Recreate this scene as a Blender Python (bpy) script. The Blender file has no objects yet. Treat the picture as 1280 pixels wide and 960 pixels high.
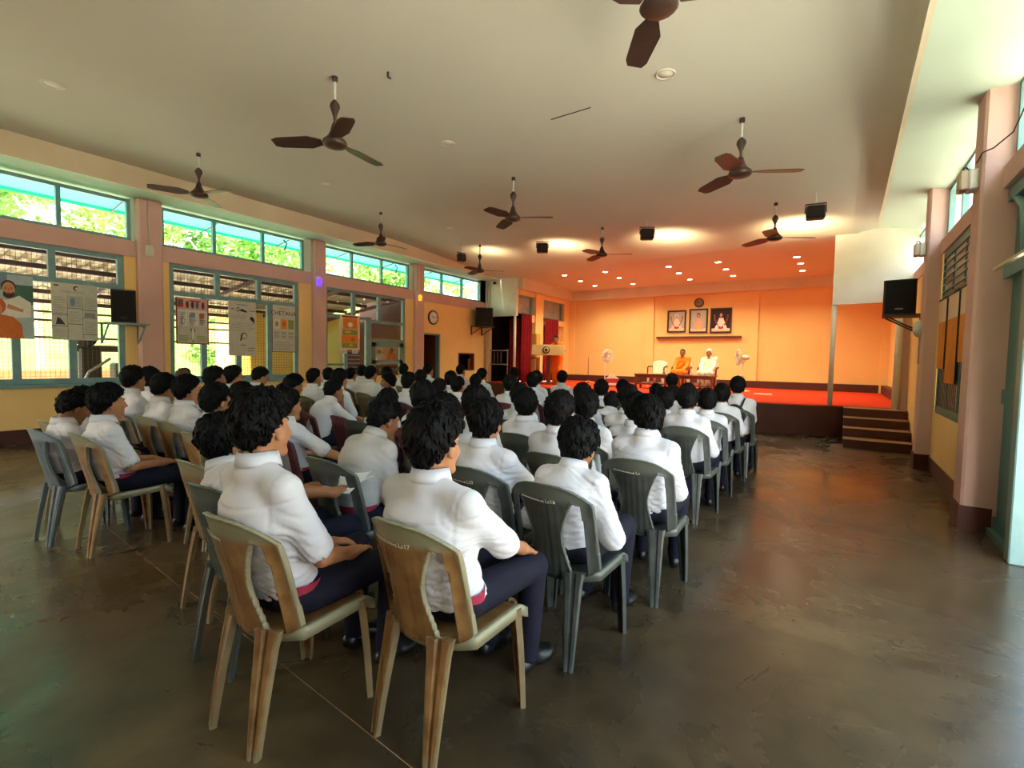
import bpy, math, random
import numpy as np
from mathutils import Matrix, Vector

random.seed(7)
rng = np.random.default_rng(7)
scene = bpy.context.scene
COL = scene.collection
PI = math.pi

# ------------------------------------------------------------------ camera model (authoring help: pixel of the photo + a known depth -> world point)
CF, CYAW, CPIT, CROL, CH = 605.0, 0.590093, -0.051556, 0.017295, 1.45
def cam_axes():
    cy, sy = math.cos(CYAW), math.sin(CYAW)
    f = np.array([-sy*math.cos(CPIT), cy*math.cos(CPIT), math.sin(CPIT)])
    rt = np.array([cy, sy, 0.0]); u = np.cross(rt, f)
    c, s = math.cos(CROL), math.sin(CROL)
    return f, c*rt + s*u, c*u - s*rt
AF, AR, AU = cam_axes()
def ray(px, py):
    return AF + (px-640)/CF*AR + (480-py)/CF*AU
def at_y(px, py, y):
    d = ray(px, py); t = y/d[1]; return np.array([t*d[0], y, CH+t*d[2]])
def at_x(px, py, x):
    d = ray(px, py); t = x/d[0]; return np.array([x, t*d[1], CH+t*d[2]])
def at_z(px, py, z):
    d = ray(px, py); t = (z-CH)/d[2]; return np.array([t*d[0], t*d[1], z])

# ------------------------------------------------------------------ object helpers
def link(o, parent=None):
    COL.objects.link(o)
    if parent is not None:
        o.parent = parent
    return o
def tag(o, label=None, cat=None, group=None, kind=None):
    if label: o['label'] = label
    if cat: o['category'] = cat
    if group: o['group'] = group
    if kind: o['kind'] = kind
    return o
def empty(name, loc=(0, 0, 0), rz=0.0):
    o = bpy.data.objects.new(name, None); o.location = loc; o.rotation_euler = (0, 0, rz)
    o.empty_display_size = 0.1
    return link(o)
def np_mesh(name, V, F, mats, smooth=True, mi=None):
    """V (n,3); F list of tuples or (m,4) array"""
    me = bpy.data.meshes.new(name)
    V = np.asarray(V, dtype=np.float32)
    if isinstance(F, np.ndarray):
        m, k = F.shape
        me.vertices.add(len(V)); me.vertices.foreach_set('co', V.ravel())
        me.loops.add(m*k); me.loops.foreach_set('vertex_index', F.astype(np.int32).ravel())
        me.polygons.add(m)
        me.polygons.foreach_set('loop_start', np.arange(0, m*k, k, dtype=np.int32))
        me.polygons.foreach_set('loop_total', np.full(m, k, dtype=np.int32))
        me.update(calc_edges=True); me.validate()
    else:
        me.from_pydata([tuple(map(float, v)) for v in V], [], F); me.update()
    for mt in (mats if isinstance(mats, (list, tuple)) else [mats]):
        me.materials.append(mt)
    if smooth:
        me.polygons.foreach_set('use_smooth', np.ones(len(me.polygons), dtype=bool))
    if mi is not None:
        me.polygons.foreach_set('material_index', np.asarray(mi, dtype=np.int32))
    return me
def ob(name, me, parent=None, loc=None):
    o = bpy.data.objects.new(name, me)
    if loc is not None: o.location = loc
    return link(o, parent)

class MB:
    """collects geometry for one mesh object"""
    def __init__(s): s.v = []; s.f = []; s.m = []; s.sm = []
    def add(s, V, F, m=0, smooth=False):
        n = len(s.v); s.v.extend([tuple(map(float, p)) for p in V])
        for q in F:
            s.f.append(tuple(i+n for i in q)); s.m.append(m); s.sm.append(smooth)
        return s
    def box(s, a, b, m=0, rz=0.0, piv=None, M=None):
        x0, y0, z0 = [min(p, q) for p, q in zip(a, b)]; x1, y1, z1 = [max(p, q) for p, q in zip(a, b)]
        V = [(x0,y0,z0),(x1,y0,z0),(x1,y1,z0),(x0,y1,z0),(x0,y0,z1),(x1,y0,z1),(x1,y1,z1),(x0,y1,z1)]
        if rz:
            c, t = math.cos(rz), math.sin(rz); px, py = piv or ((x0+x1)/2, (y0+y1)/2)
            V = [(px+(x-px)*c-(y-py)*t, py+(x-px)*t+(y-py)*c, z) for x, y, z in V]
        if M is not None: V = [tuple(M @ Vector(p)) for p in V]
        return s.add(V, [(0,3,2,1),(4,5,6,7),(0,1,5,4),(1,2,6,5),(2,3,7,6),(3,0,4,7)], m)
    def bbox(s, a, b, bev=0.01, m=0, M=None):
        """box with chamfered edges"""
        a2 = np.minimum(a, b).astype(float); b2 = np.maximum(a, b).astype(float)
        bev = min(bev, *( (b2-a2)*0.45 )); c = (a2+b2)/2; h = (b2-a2)/2
        V = []; idx = {}
        for sx in (-1,1):
            for sy in (-1,1):
                for sz in (-1,1):
                    for ax in range(3):
                        p = np.array([sx*h[0], sy*h[1], sz*h[2]])
                        for k in range(3):
                            if k != ax: p[k] -= np.sign(p[k])*bev
                        idx[(sx,sy,sz,ax)] = len(V); V.append(c+p)
        F = []
        for ax in range(3):
            o1, o2 = [k for k in range(3) if k != ax]
            for sg in (-1,1):
                q = []
                for (u, w) in ((-1,-1),(1,-1),(1,1),(-1,1)):
                    t = [0,0,0]; t[ax] = sg; t[o1] = u; t[o2] = w; q.append(idx[(t[0],t[1],t[2],ax)])
                flip = (sg < 0) ^ (ax == 1)
                F.append(tuple(reversed(q)) if flip else tuple(q))
        for ax in range(3):
            o1, o2 = [k for k in range(3) if k != ax]
            for u in (-1,1):
                for w in (-1,1):
                    q = []
                    for sg, fa in ((-1,o1),(1,o1),(1,o2),(-1,o2)):
                        t = [0,0,0]; t[ax] = sg; t[o1] = u; t[o2] = w; q.append(idx[(t[0],t[1],t[2],fa)])
                    F.append(tuple(q))
        for sx in (-1,1):
            for sy in (-1,1):
                for sz in (-1,1):
                    F.append(tuple(idx[(sx,sy,sz,k)] for k in range(3)))
        # fix orientation by outwardness
        G = []
        for q in F:
            P = [np.array(V[i])-c for i in q]; n = np.cross(P[1]-P[0], P[2]-P[0])
            G.append(q if np.dot(n, sum(P)) > 0 else tuple(reversed(q)))
        if M is not None: V = [tuple(M @ Vector(p)) for p in V]
        return s.add(V, G, m)
    def tube(s, pts, r, n=8, m=0, caps=True, smooth=True):
        pts = [np.array(p, float) for p in pts]
        rs = r if isinstance(r, (list, tuple)) else [r]*len(pts)
        V = []; F = []
        prev = None
        for i, p in enumerate(pts):
            t = pts[min(i+1, len(pts)-1)] - pts[max(i-1, 0)]; t = t/(np.linalg.norm(t)+1e-9)
            if prev is None:
                a = np.array([0,0,1.0]) if abs(t[2]) < .9 else np.array([1.0,0,0]); u = np.cross(t, a)
            else:
                u = prev - t*np.dot(prev, t)
            u /= np.linalg.norm(u)+1e-9; prev = u; w = np.cross(t, u)
            for k in range(n):
                an = 2*PI*k/n; V.append(p + rs[i]*(math.cos(an)*u + math.sin(an)*w))
        for i in range(len(pts)-1):
            for k in range(n):
                k2 = (k+1) % n; F.append((i*n+k, i*n+k2, (i+1)*n+k2, (i+1)*n+k))
        if caps:
            F.append(tuple(reversed(range(n)))); F.append(tuple(range((len(pts)-1)*n, len(pts)*n)))
        return s.add(V, F, m, smooth)
    def lathe(s, prof, n=20, c=(0,0,0), m=0, M=None, smooth=True, caps=True):
        V = []; F = []
        for r, z in prof:
            for k in range(n):
                a = 2*PI*k/n; V.append((c[0]+r*math.cos(a), c[1]+r*math.sin(a), c[2]+z))
        for i in range(len(prof)-1):
            for k in range(n):
                k2 = (k+1) % n; F.append((i*n+k, i*n+k2, (i+1)*n+k2, (i+1)*n+k))
        if caps:
            F.append(tuple(reversed(range(n)))); F.append(tuple(range((len(prof)-1)*n, len(prof)*n)))
        if M is not None: V = [tuple(M @ Vector(p)) for p in V]
        return s.add(V, F, m, smooth)
    def prism(s, poly, z0, z1, m=0, M=None):
        n = len(poly)
        V = [(x, y, z0) for x, y in poly] + [(x, y, z1) for x, y in poly]
        F = [tuple(reversed(range(n))), tuple(range(n, 2*n))] + [(i, (i+1) % n, n+(i+1) % n, n+i) for i in range(n)]
        if M is not None: V = [tuple(M @ Vector(p)) for p in V]
        return s.add(V, F, m)
    def mesh(s, name, mats):
        me = bpy.data.meshes.new(name); me.from_pydata(s.v, [], s.f); me.update()
        for mt in (mats if isinstance(mats, (list, tuple)) else [mats]): me.materials.append(mt)
        me.polygons.foreach_set('material_index', np.asarray(s.m, dtype=np.int32))
        me.polygons.foreach_set('use_smooth', np.asarray(s.sm, dtype=bool))
        return me
    def build(s, name, mats, parent=None, loc=None):
        return ob(name, s.mesh(name, mats), parent, loc)
def struct(name, mb, mats, parent=None):
    o = mb.build(name, mats, parent)
    if parent is None: o['kind'] = 'structure'
    return o

# ------------------------------------------------------------------ signed distance modelling: smooth unions meshed by surface nets
class SD:
    def __init__(s, h): s.h = h; s.p = []
    def cap(s, p, q, r1, r2=None, k=.02, op='u'):
        s.p.append(('c', np.array(p, float), np.array(q, float), r1, r1 if r2 is None else r2, k, op)); return s
    def ell(s, c, rad, R=None, k=.02, op='u'):
        s.p.append(('e', np.array(c, float), np.array(rad, float), np.eye(3) if R is None else R, None, k, op)); return s
    def plane(s, p, n):                                     # keep the side the normal points away from
        s.p.append(('p', np.array(p, float), np.array(n, float), None, None, 0, 'i')); return s
    def mesh(s):
        h = s.h; lo = np.full(3, 9e9); hi = -lo
        bbs = []
        for t in s.p:
            if t[0] == 'c':
                r = max(t[3], t[4]); a = np.minimum(t[1], t[2])-r; b = np.maximum(t[1], t[2])+r
            elif t[0] == 'e':
                r = np.abs(t[3]) @ t[2]; a = t[1]-r; b = t[1]+r
            else: a = b = None
            bbs.append((a, b))
            if t[6] == 'u': lo = np.minimum(lo, a); hi = np.maximum(hi, b)
        lo = lo-3*h; n = np.ceil((hi+3*h-lo)/h).astype(int)+1
        D = np.full(n, .3, dtype=np.float32)
        X, Y, Z = [lo[i]+h*np.arange(n[i]) for i in range(3)]
        for t, (a, b) in zip(s.p, bbs):
            if t[0] == 'p':
                d = ((X[:,None,None]-t[1][0])*t[2][0]+(Y[None,:,None]-t[1][1])*t[2][1]+(Z[None,None,:]-t[1][2])*t[2][2])
                D = np.maximum(D, d.astype(np.float32)); continue
            pad = t[5]+2.5*h
            i0 = np.clip(np.floor((a-pad-lo)/h).astype(int), 0, n-1); i1 = np.clip(np.ceil((b+pad-lo)/h).astype(int)+1, 1, n)
            if (i1 <= i0).any(): continue
            sl = tuple(slice(i0[k], i1[k]) for k in range(3))
            P = np.stack(np.meshgrid(X[sl[0]], Y[sl[1]], Z[sl[2]], indexing='ij'), -1)
            if t[0] == 'c':
                pa = P-t[1]; ba = t[2]-t[1]; L = float(ba@ba)+1e-12
                hh = np.clip((pa@ba)/L, 0, 1); d = np.linalg.norm(pa-hh[...,None]*ba, axis=-1)-(t[3]+(t[4]-t[3])*hh)
            else:
                q = (P-t[1]) @ t[3]; k0 = np.linalg.norm(q/t[2], axis=-1); k1 = np.linalg.norm(q/t[2]**2, axis=-1)
                d = k0*(k0-1)/np.maximum(k1, 1e-6)
            d = d.astype(np.float32); E = D[sl]; k = t[5]
            if t[6] == 'u':
                if k > 0:
                    g = np.clip(.5+.5*(E-d)/k, 0, 1); D[sl] = E*(1-g)+d*g-k*g*(1-g)
                else: D[sl] = np.minimum(E, d)
            else:
                d = -d
                if k > 0:
                    g = np.clip(.5-.5*(E-d)/k, 0, 1); D[sl] = E*(1-g)+d*g+k*g*(1-g)
                else: D[sl] = np.maximum(E, d)
        return surface_nets(D, lo, h)

def surface_nets(D, lo, h):
    ins = D < 0; n = np.array(D.shape)
    c = np.zeros(n-1, dtype=np.int8)
    for dx in (0,1):
        for dy in (0,1):
            for dz in (0,1):
                c += ins[dx:n[0]-1+dx, dy:n[1]-1+dy, dz:n[2]-1+dz]
    act = np.argwhere((c > 0) & (c < 8))
    idx = np.full(n-1, -1, dtype=np.int32); idx[tuple(act.T)] = np.arange(len(act))
    S = np.zeros((len(act), 3)); N = np.zeros(len(act))
    cor = [(a,b,d) for a in (0,1) for b in (0,1) for d in (0,1)]
    val = {q: D[act[:,0]+q[0], act[:,1]+q[1], act[:,2]+q[2]] for q in cor}
    for a in cor:
        for ax in range(3):
            if a[ax]: continue
            b = list(a); b[ax] = 1; b = tuple(b)
            va, vb = val[a], val[b]; m = (va < 0) != (vb < 0)
            t = np.where(m, va/np.where(m, va-vb, 1), 0)
            p = np.tile(np.array(a, float), (len(act), 1)); p[:,ax] += t
            S += p*m[:,None]; N += m
    V = lo+h*(act+S/N[:,None])
    F = []
    for ax in range(3):
        o1, o2 = [(1,2),(2,0),(0,1)][ax]
        A = ins.take(range(0, n[ax]-1), ax); B = ins.take(range(1, n[ax]), ax)
        e = np.argwhere(A != B)
        ok = (e[:,o1] > 0) & (e[:,o2] > 0) & (e[:,o1] < n[o1]-1) & (e[:,o2] < n[o2]-1); e = e[ok]
        q = []
        for du, dv in ((-1,-1),(0,-1),(0,0),(-1,0)):
            f = e.copy(); f[:,o1] += du; f[:,o2] += dv; q.append(idx[tuple(f.T)])
        q = np.stack(q, 1); sgn = A[tuple(e.T)]
        q[~sgn] = q[~sgn][:, ::-1]
        F.append(q)
    F = np.concatenate(F); F = F[(F >= 0).all(1)]
    return V, F
def vnormals(V, F):
    n = np.cross(V[F[:,2]]-V[F[:,0]], V[F[:,3]]-V[F[:,1]]); N = np.zeros_like(V)
    for k in range(4): np.add.at(N, F[:,k], n)
    return N/(np.linalg.norm(N, axis=1, keepdims=True)+1e-9)
def rotx(a): c, s = math.cos(a), math.sin(a); return np.array([[1,0,0],[0,c,-s],[0,s,c]])
def roty(a): c, s = math.cos(a), math.sin(a); return np.array([[c,0,s],[0,1,0],[-s,0,c]])
def rotz(a): c, s = math.cos(a), math.sin(a); return np.array([[c,-s,0],[s,c,0],[0,0,1]])

# ------------------------------------------------------------------ materials
def mat(name, col, rough=.6, spec=.4, noise=None, bump=None, metal=0.0, coat=0.0, col2=None, coords='Object', emit=None, trans=0.0, stretch=(1,1,1)):
    """noise=(scale, amount, detail): col mixes toward col2 (or a darker col); bump=(scale, strength)"""
    m = bpy.data.materials.new(name); m.use_nodes = True
    nt = m.node_tree; b = nt.nodes['Principled BSDF']
    b.inputs['Base Color'].default_value = (*col, 1); b.inputs['Roughness'].default_value = rough
    b.inputs['Specular IOR Level'].default_value = spec; b.inputs['Metallic'].default_value = metal
    b.inputs['Coat Weight'].default_value = coat
    if trans: b.inputs['Transmission Weight'].default_value = trans
    tc = None
    def co():
        nonlocal tc
        if tc is None:
            t = nt.nodes.new('ShaderNodeTexCoord'); mp = nt.nodes.new('ShaderNodeMapping'); mp.inputs['Scale'].default_value = stretch
            nt.links.new(t.outputs[coords], mp.inputs[0]); tc = mp
        return tc.outputs[0]
    if noise:
        nz = nt.nodes.new('ShaderNodeTexNoise'); nz.inputs['Scale'].default_value = noise[0]; nz.inputs['Detail'].default_value = noise[2] if len(noise) > 2 else 4
        nt.links.new(co(), nz.inputs['Vector'])
        rp = nt.nodes.new('ShaderNodeValToRGB')
        rp.color_ramp.elements[0].position = .5-.5*min(noise[1], .9)*.8; rp.color_ramp.elements[1].position = .5+.5*min(noise[1], .9)*.8
        c2 = col2 or tuple(x*.8 for x in col)
        rp.color_ramp.elements[0].color = (*c2, 1); rp.color_ramp.elements[1].color = (*col, 1)
        nt.links.new(nz.outputs[0], rp.inputs[0]); nt.links.new(rp.outputs[0], b.inputs['Base Color'])
    if bump:
        nz2 = nt.nodes.new('ShaderNodeTexNoise'); nz2.inputs['Scale'].default_value = bump[0]; nz2.inputs['Detail'].default_value = 5
        nt.links.new(co(), nz2.inputs['Vector'])
        bp = nt.nodes.new('ShaderNodeBump'); bp.inputs['Strength'].default_value = bump[1]; bp.inputs['Distance'].default_value = .02
        nt.links.new(nz2.outputs[0], bp.inputs['Height']); nt.links.new(bp.outputs[0], b.inputs['Normal'])
    if emit:
        b.inputs['Emission Color'].default_value = (*emit[0], 1); b.inputs['Emission Strength'].default_value = emit[1]
    return m
SKY, SUN, EXPO, E_DOWN = .9, 14.0, 0.98, 66
# ================================================================== materials
def S(r, g, b):
    f = lambda c: (c/12.92 if c <= .04045 else ((c+.055)/1.055)**2.4)
    return (f(r/255), f(g/255), f(b/255))
M = {}
M['ceil'] = mat('ceiling_paint', S(220,218,200), .85, .2, noise=(.6,.8,5), col2=S(211,208,189), bump=(30,.05))
M['soffit'] = mat('soffit_white', S(212,224,202), .8, .2, noise=(1.2,.7), col2=S(202,214,192))
M['beam'] = mat('beam_cream', S(224,210,178), .8, .2, noise=(2,.6), col2=S(216,200,166))
M['yellow'] = mat('wall_yellow', S(246,208,140), .75, .25, noise=(2.5,.8,6), col2=S(240,198,126), bump=(60,.06))
M['pink'] = mat('pillar_pink', S(220,180,168), .7, .3, noise=(2,.8,6), col2=S(206,164,150), bump=(60,.06))
M['peach'] = mat('stage_peach', S(242,206,136), .7, .25, noise=(1.5,.7,5), col2=S(238,198,126))
M['white'] = mat('panel_white', S(236,226,208), .7, .25, noise=(3,.7,6), col2=S(226,214,194))
M['base'] = mat('skirting_maroon', S(84,44,34), .5, .4, noise=(5,.8), col2=S(66,32,25))
M['teal'] = mat('teal_frame', S(128,164,164), .45, .45, noise=(6,.8,6), col2=S(98,138,140))
M['teal_dark'] = mat('teal_door', S(92,132,122), .5, .4, noise=(3,.8,6), col2=S(72,110,102), bump=(40,.1))
M['pale_teal'] = mat('pale_teal_post', S(122,154,150), .45, .4, noise=(8,.9,8), col2=S(106,138,134))
M['turq'] = mat('eave_turquoise', S(64,190,180), .6, .3, noise=(2,.7), col2=S(54,172,164))
def translucent(name, col, w_=.6):
    m = mat(name, col, .6, .3); nt = m.node_tree; t = nt.nodes.new('ShaderNodeBsdfTranslucent'); t.inputs[0].default_value = (*col, 1)
    x = nt.nodes.new('ShaderNodeMixShader'); x.inputs[0].default_value = w_; b = nt.nodes['Principled BSDF']
    nt.links.new(b.outputs[0], x.inputs[1]); nt.links.new(t.outputs[0], x.inputs[2]); nt.links.new(x.outputs[0], nt.nodes['Material Output'].inputs[0]); return m
M['turq'] = translucent('eave_sheet_turquoise', S(70,184,160), .4)
M['carpet'] = mat('red_carpet', S(216,72,38), .95, .1, noise=(60,.9,3), col2=S(198,54,24), bump=(200,.3))
M['stagebrown'] = mat('stage_front_brown', S(88,46,34), .55, .35, noise=(4,.8,6), col2=S(70,34,26))
M['tread'] = mat('step_tread', S(150,112,76), .6, .3, noise=(6,.8), col2=S(128,92,60))
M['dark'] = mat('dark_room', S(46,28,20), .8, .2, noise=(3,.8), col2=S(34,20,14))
M['wood'] = mat('brown_wood', S(120,66,34), .5, .4, noise=(3,.9,8), col2=S(84,42,20), stretch=(1,1,.15))
M['black'] = mat('black_plastic', S(24,24,26), .5, .4, noise=(20,.8), col2=S(18,18,20))
M['grille'] = mat('speaker_grille', S(30,28,28), .75, .3, noise=(300,.9,1), col2=S(16,15,15), bump=(300,.4))
M['metal'] = mat('grey_metal', S(150,150,146), .4, .5, metal=.7)
M['iron'] = mat('dark_iron', S(70,48,40), .5, .5, noise=(20,.8), col2=S(52,34,28))
M['fan'] = mat('fan_brown', S(74,54,44), .38, .5, noise=(12,.8), col2=S(58,40,32))
M['chrome'] = mat('rod_white', S(214,212,204), .4, .5)
M['offwhite'] = mat('off_white_plastic', S(224,218,200), .45, .45, noise=(20,.7), col2=S(210,204,186))
M['ring'] = mat('downlight_rim', S(222,212,196), .5, .4)
M['ply'] = mat('ply_yellow', S(206,164,84), .6, .3, noise=(2,.8,6), col2=S(188,146,70), stretch=(1,1,.3))

def floor_mat():
    m = bpy.data.materials.new('polished_concrete'); m.use_nodes = True
    nt = m.node_tree; b = nt.nodes['Principled BSDF']; L = nt.links.new
    tc = nt.nodes.new('ShaderNodeTexCoord')
    def nz(sc, det, dist=0, st=(1,1,1)):
        mp = nt.nodes.new('ShaderNodeMapping'); mp.inputs['Scale'].default_value = st; L(tc.outputs['Object'], mp.inputs[0])
        n = nt.nodes.new('ShaderNodeTexNoise'); n.inputs['Scale'].default_value = sc; n.inputs['Detail'].default_value = det; n.inputs['Distortion'].default_value = dist
        n.inputs['Roughness'].default_value = .62
        L(mp.outputs[0], n.inputs[0]); return n.outputs[0]
    def ramp(src, stops):
        r = nt.nodes.new('ShaderNodeValToRGB'); e = r.color_ramp.elements
        while len(e) < len(stops): e.new(.5)
        for i, (p, c) in enumerate(stops): e[i].position = p; e[i].color = (*c, 1)
        L(src, r.inputs[0]); return r.outputs[0]
    def mix(a, bb, f, mode='MIX'):
        x = nt.nodes.new('ShaderNodeMix'); x.data_type = 'RGBA'; x.blend_type = mode
        if isinstance(f, float): x.inputs[0].default_value = f
        else: L(f, x.inputs[0])
        L(a, x.inputs[6]); L(bb, x.inputs[7]); return x.outputs[2]
    base = ramp(nz(.45, 9, .5), [(.3, S(50,41,29)), (.5, S(76,62,42)), (.72, S(114,93,61))])
    fine = ramp(nz(5, 10, .6), [(.3, (.45,.45,.45)), (.55, (.9,.9,.9)), (.75, (1.0,.98,.95))])
    c = mix(base, fine, .8, 'MULTIPLY')
    streak = ramp(nz(1.3, 8, .7, (1,2.2,1)), [(.42, (1,1,1)), (.75, (.7,.68,.65))])
    c = mix(c, streak, .6, 'MULTIPLY')
    L(c, b.inputs['Base Color'])
    rg = ramp(nz(.8, 8, 1), [(.3, (.16,)*3), (.5, (.27,)*3), (.72, (.46,)*3)])
    L(rg, b.inputs['Roughness']); b.inputs['Specular IOR Level'].default_value = .45
    bp = nt.nodes.new('ShaderNodeBump'); bp.inputs['Strength'].default_value = .06; bp.inputs['Distance'].default_value = .01
    L(nz(9, 8), bp.inputs['Height']); L(bp.outputs[0], b.inputs['Normal'])
    return m
M['floor'] = floor_mat()
def glass_mat(name, tint=(.95,1,.98), refl=.04):
    m = bpy.data.materials.new(name); m.use_nodes = True; nt = m.node_tree
    nt.nodes.remove(nt.nodes['Principled BSDF'])
    t = nt.nodes.new('ShaderNodeBsdfTransparent'); t.inputs[0].default_value = (*tint, 1)
    g = nt.nodes.new('ShaderNodeBsdfGlossy'); g.inputs['Roughness'].default_value = .03
    x = nt.nodes.new('ShaderNodeMixShader'); x.inputs[0].default_value = refl
    nt.links.new(t.outputs[0], x.inputs[1]); nt.links.new(g.outputs[0], x.inputs[2])
    nt.links.new(x.outputs[0], nt.nodes['Material Output'].inputs[0])
    return m
M['glass'] = glass_mat('window_glass')
M['greyglass'] = mat('frosted_grey_glass', S(176,180,170), .35, .5, noise=(4,.6), col2=S(136,142,132))
def emis(name, col, st):
    m = bpy.data.materials.new(name); m.use_nodes = True; nt = m.node_tree
    b = nt.nodes['Principled BSDF']; b.inputs['Base Color'].default_value = (*col, 1)
    b.inputs['Emission Color'].default_value = (*col, 1); b.inputs['Emission Strength'].default_value = st
    return m

XL, XR, YR = -10.5, 1.12, -4.0
ZS = 4.2                                                    # left soffit
def Fy(x):                                                  # line where the hall meets the stage opening
    t = (x+9.25)/9.15; return 13.9+(11.6-13.9)*t
def zceil(x, y):
    t = min(max((x+9.85)/9.99, 0), 1)
    yf = Fy(x); u = min(max((y-9.0)/(yf-9.0), 0), 1)
    v = min(max((y-yf)/(18-yf), 0), 1) if y > yf else 0
    zl = 4.545+(4.24-4.545)*u+(4.21-4.24)*v; zr = 4.11+(4.0-4.11)*u+(4.17-4.0)*v
    return zl+(zr-zl)*t

# ------------------------------------------------------------------ floor, ceiling
struct('floor', MB().box((-10.7, YR, -.1), (1.6, 14.4, 0)), M['floor'])
mb = MB()
xs = list(np.linspace(-9.85, .14, 13)); rows = [lambda x: YR, lambda x: 3.0, lambda x: 9.0, Fy, lambda x: .5*(Fy(x)+18), lambda x: 18.0]
V = []; F = []
for fy in rows:
    for x in xs: V.append((x, fy(x), zceil(x, fy(x))))
nx = len(xs)
for i in range(len(rows)-1):
    for j in range(nx-1):
        a = i*nx+j; F.append((a, a+nx, a+nx+1, a+1))
mb.add(V, F)
# shallow slope of the ceiling down to the right-hand lip
V = []; F = []
for k, y in enumerate((YR, 3.0, 9.0, Fy(.14), 11.65)):
    t = (y-4.9)/6.7; xe = .446+.114*t; ze = 3.81+.24*t
    for q, (x, z) in enumerate(((.14, zceil(.14, y)), (.22, zceil(.14, y)-.015), (.30, zceil(.14, y)*.6+ze*.4), (xe-.04, ze), (xe, ze))): V.append((x, y, z))
    if k:
        for q in range(4): F.append(((k-1)*5+q, k*5+q, k*5+q+1, (k-1)*5+q+1))
mb.add(V, [f for i, f in enumerate(F) if i % 4 != 3], 0, True); mb.add(V, [f for i, f in enumerate(F) if i % 4 == 3], 1)
mb.add([(.14, 11.65, 4.0), (1.3, 11.65, 4.0), (1.3, 18, 4.17), (.14, 18, 4.17)], [(0,3,2,1)])
# left face rising from the soffit
mb.add([(-9.85, YR, ZS), (-9.85, 13.9, ZS), (-9.85, 13.9, zceil(-9.85, 13.9)), (-9.85, 9, 4.545), (-9.85, YR, 4.545)], [(0,1,2,3,4)], 1)
struct('ceiling', mb, [M['ceil'], M['beam']])
mb = MB()
mb.box((-10.72, YR, ZS), (-9.87, 13.95, ZS+.12))
struct('trim_1', mb, M['soffit'])
mb = MB()
V = []; F = []
for k, y in enumerate(list(np.linspace(YR, 4.9, 4))+list(np.linspace(5.6, 11.65, 10))):
    t = (y-4.9)/6.7; xe = .446+.114*t; ze = 3.81+.24*t; zo = 3.80+.13*min(max((y-8)/3.6, 0), 1)
    for q in range(9): u = q/8; V.append((xe+(1.36-xe)*u, y, ze+(zo-ze)*(u*u*(3-2*u))))
    if k:
        for q in range(8): a = (k-1)*9+q; F.append((a, a+9, a+10, a+1))
mb.add(V, F, 0, True)
struct('trim_2', mb, M['soffit'])
# small marks in the ceiling paint: crack and hook
# ------------------------------------------------------------------ left wall
PIL = [(.05,.43),(3.51,3.9),(7.0,7.34),(10.35,10.72)]
BAY = [(YR,.05),(.43,3.51),(3.9,7.0),(7.34,10.35),(10.72,13.9)]
LW = [(-2.7,-.15),(.62,3.34),(4.03,6.68),(7.41,10.05)]      # lower windows
UW = [(YR+.4,-.05),(.48,3.46),(3.92,6.83),(7.37,10.21),(10.75,13.67)]
ZL0, ZL1, ZU0, ZU1 = .92, 3.15, 3.43, 4.16
TH = .2
mb = MB()
for i, (y0, y1) in enumerate(BAY[:4]):
    a, b = LW[i]
    mb.box((XL-TH, y0, 0), (XL, y1, ZL0)); mb.box((XL-TH, y0, ZL0), (XL, a, ZL1)); mb.box((XL-TH, b, ZL0), (XL, y1, ZL1))
# bay with dark doorway and hatch
DY0, DY1, DZ = 10.74, 11.52, 2.2
HY0, HY1, HZ0, HZ1 = 12.43, 13.28, 1.03, 1.63
y0, y1 = BAY[4]
mb.box((XL-TH, y0, 0), (XL, DY0, ZL1)); mb.box((XL-TH, DY0, DZ), (XL, DY1, ZL1)); mb.box((XL-TH, DY1, 0), (XL, HY0, ZL1))
mb.box((XL-TH, HY0, 0), (XL, HY1, HZ0)); mb.box((XL-TH, HY0, HZ1), (XL, HY1, ZL1)); mb.box((XL-TH, HY1, 0), (XL, y1, ZL1))
# reveals beside the upper windows
for (y0, y1), (a, b) in zip(BAY, UW):
    mb.box((XL-TH, y0, ZU0), (XL-.02, a, ZS), 1); mb.box((XL-TH, b, ZU0), (XL-.02, y1, ZS), 1)
mb.box((XL-TH, 13.9, 0), (XL, 14.3, ZL1)); mb.box((XL-TH, 13.67, ZL1), (XL-.02, 14.3, 4.7), 1)
struct('wall_left', mb, [M['yellow'], M['soffit']])
mb = MB()
for i, (y0, y1) in enumerate(BAY): mb.box((XL-TH, y0, ZL1), (XL+.015, y1, ZU0))
struct('trim_3', mb, M['pink'])
for k, (y0, y1) in enumerate(PIL):
    o = MB().bbox((XL-TH, y0, 0), (XL+.12, y1, ZS), .035).build('pillar', M['pink']); tag(o, kind='structure')
mb = MB()
for i, (y0, y1) in enumerate(BAY):
    if i == 4: mb.box((XL, y0, 0), (XL+.015, DY0, .22)); mb.box((XL, DY1, 0), (XL+.015, y1, .22))
    else: mb.box((XL, y0, 0), (XL+.015, y1, .22))
for y0, y1 in PIL: mb.box((XL, y0-.01, 0), (XL+.135, y1+.01, .22))
struct('baseboard_left', mb, M['base'])

def ypx(px, py, x=XL): return float(at_x(px, py, x)[1])
FX0, FX1 = XL-.12, XL-.05                                   # frame depth range
def frame_bar(mb, y0, z0, y1, z1):
    e = .005 if abs(z1-z0) > abs(y1-y0) else 0.0            # uprights stand a little proud of the rails
    mb.box((FX0-e, y0, z0+e), (FX1+e, y1, z1-e))
def outline(mb, y0, y1, z0, z1, w):
    frame_bar(mb, y0, z0, y1, z0+w); frame_bar(mb, y0, z1-w, y1, z1); frame_bar(mb, y0, z0, y0+w, z1); frame_bar(mb, y1-w, z0, y1, z1)
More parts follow.
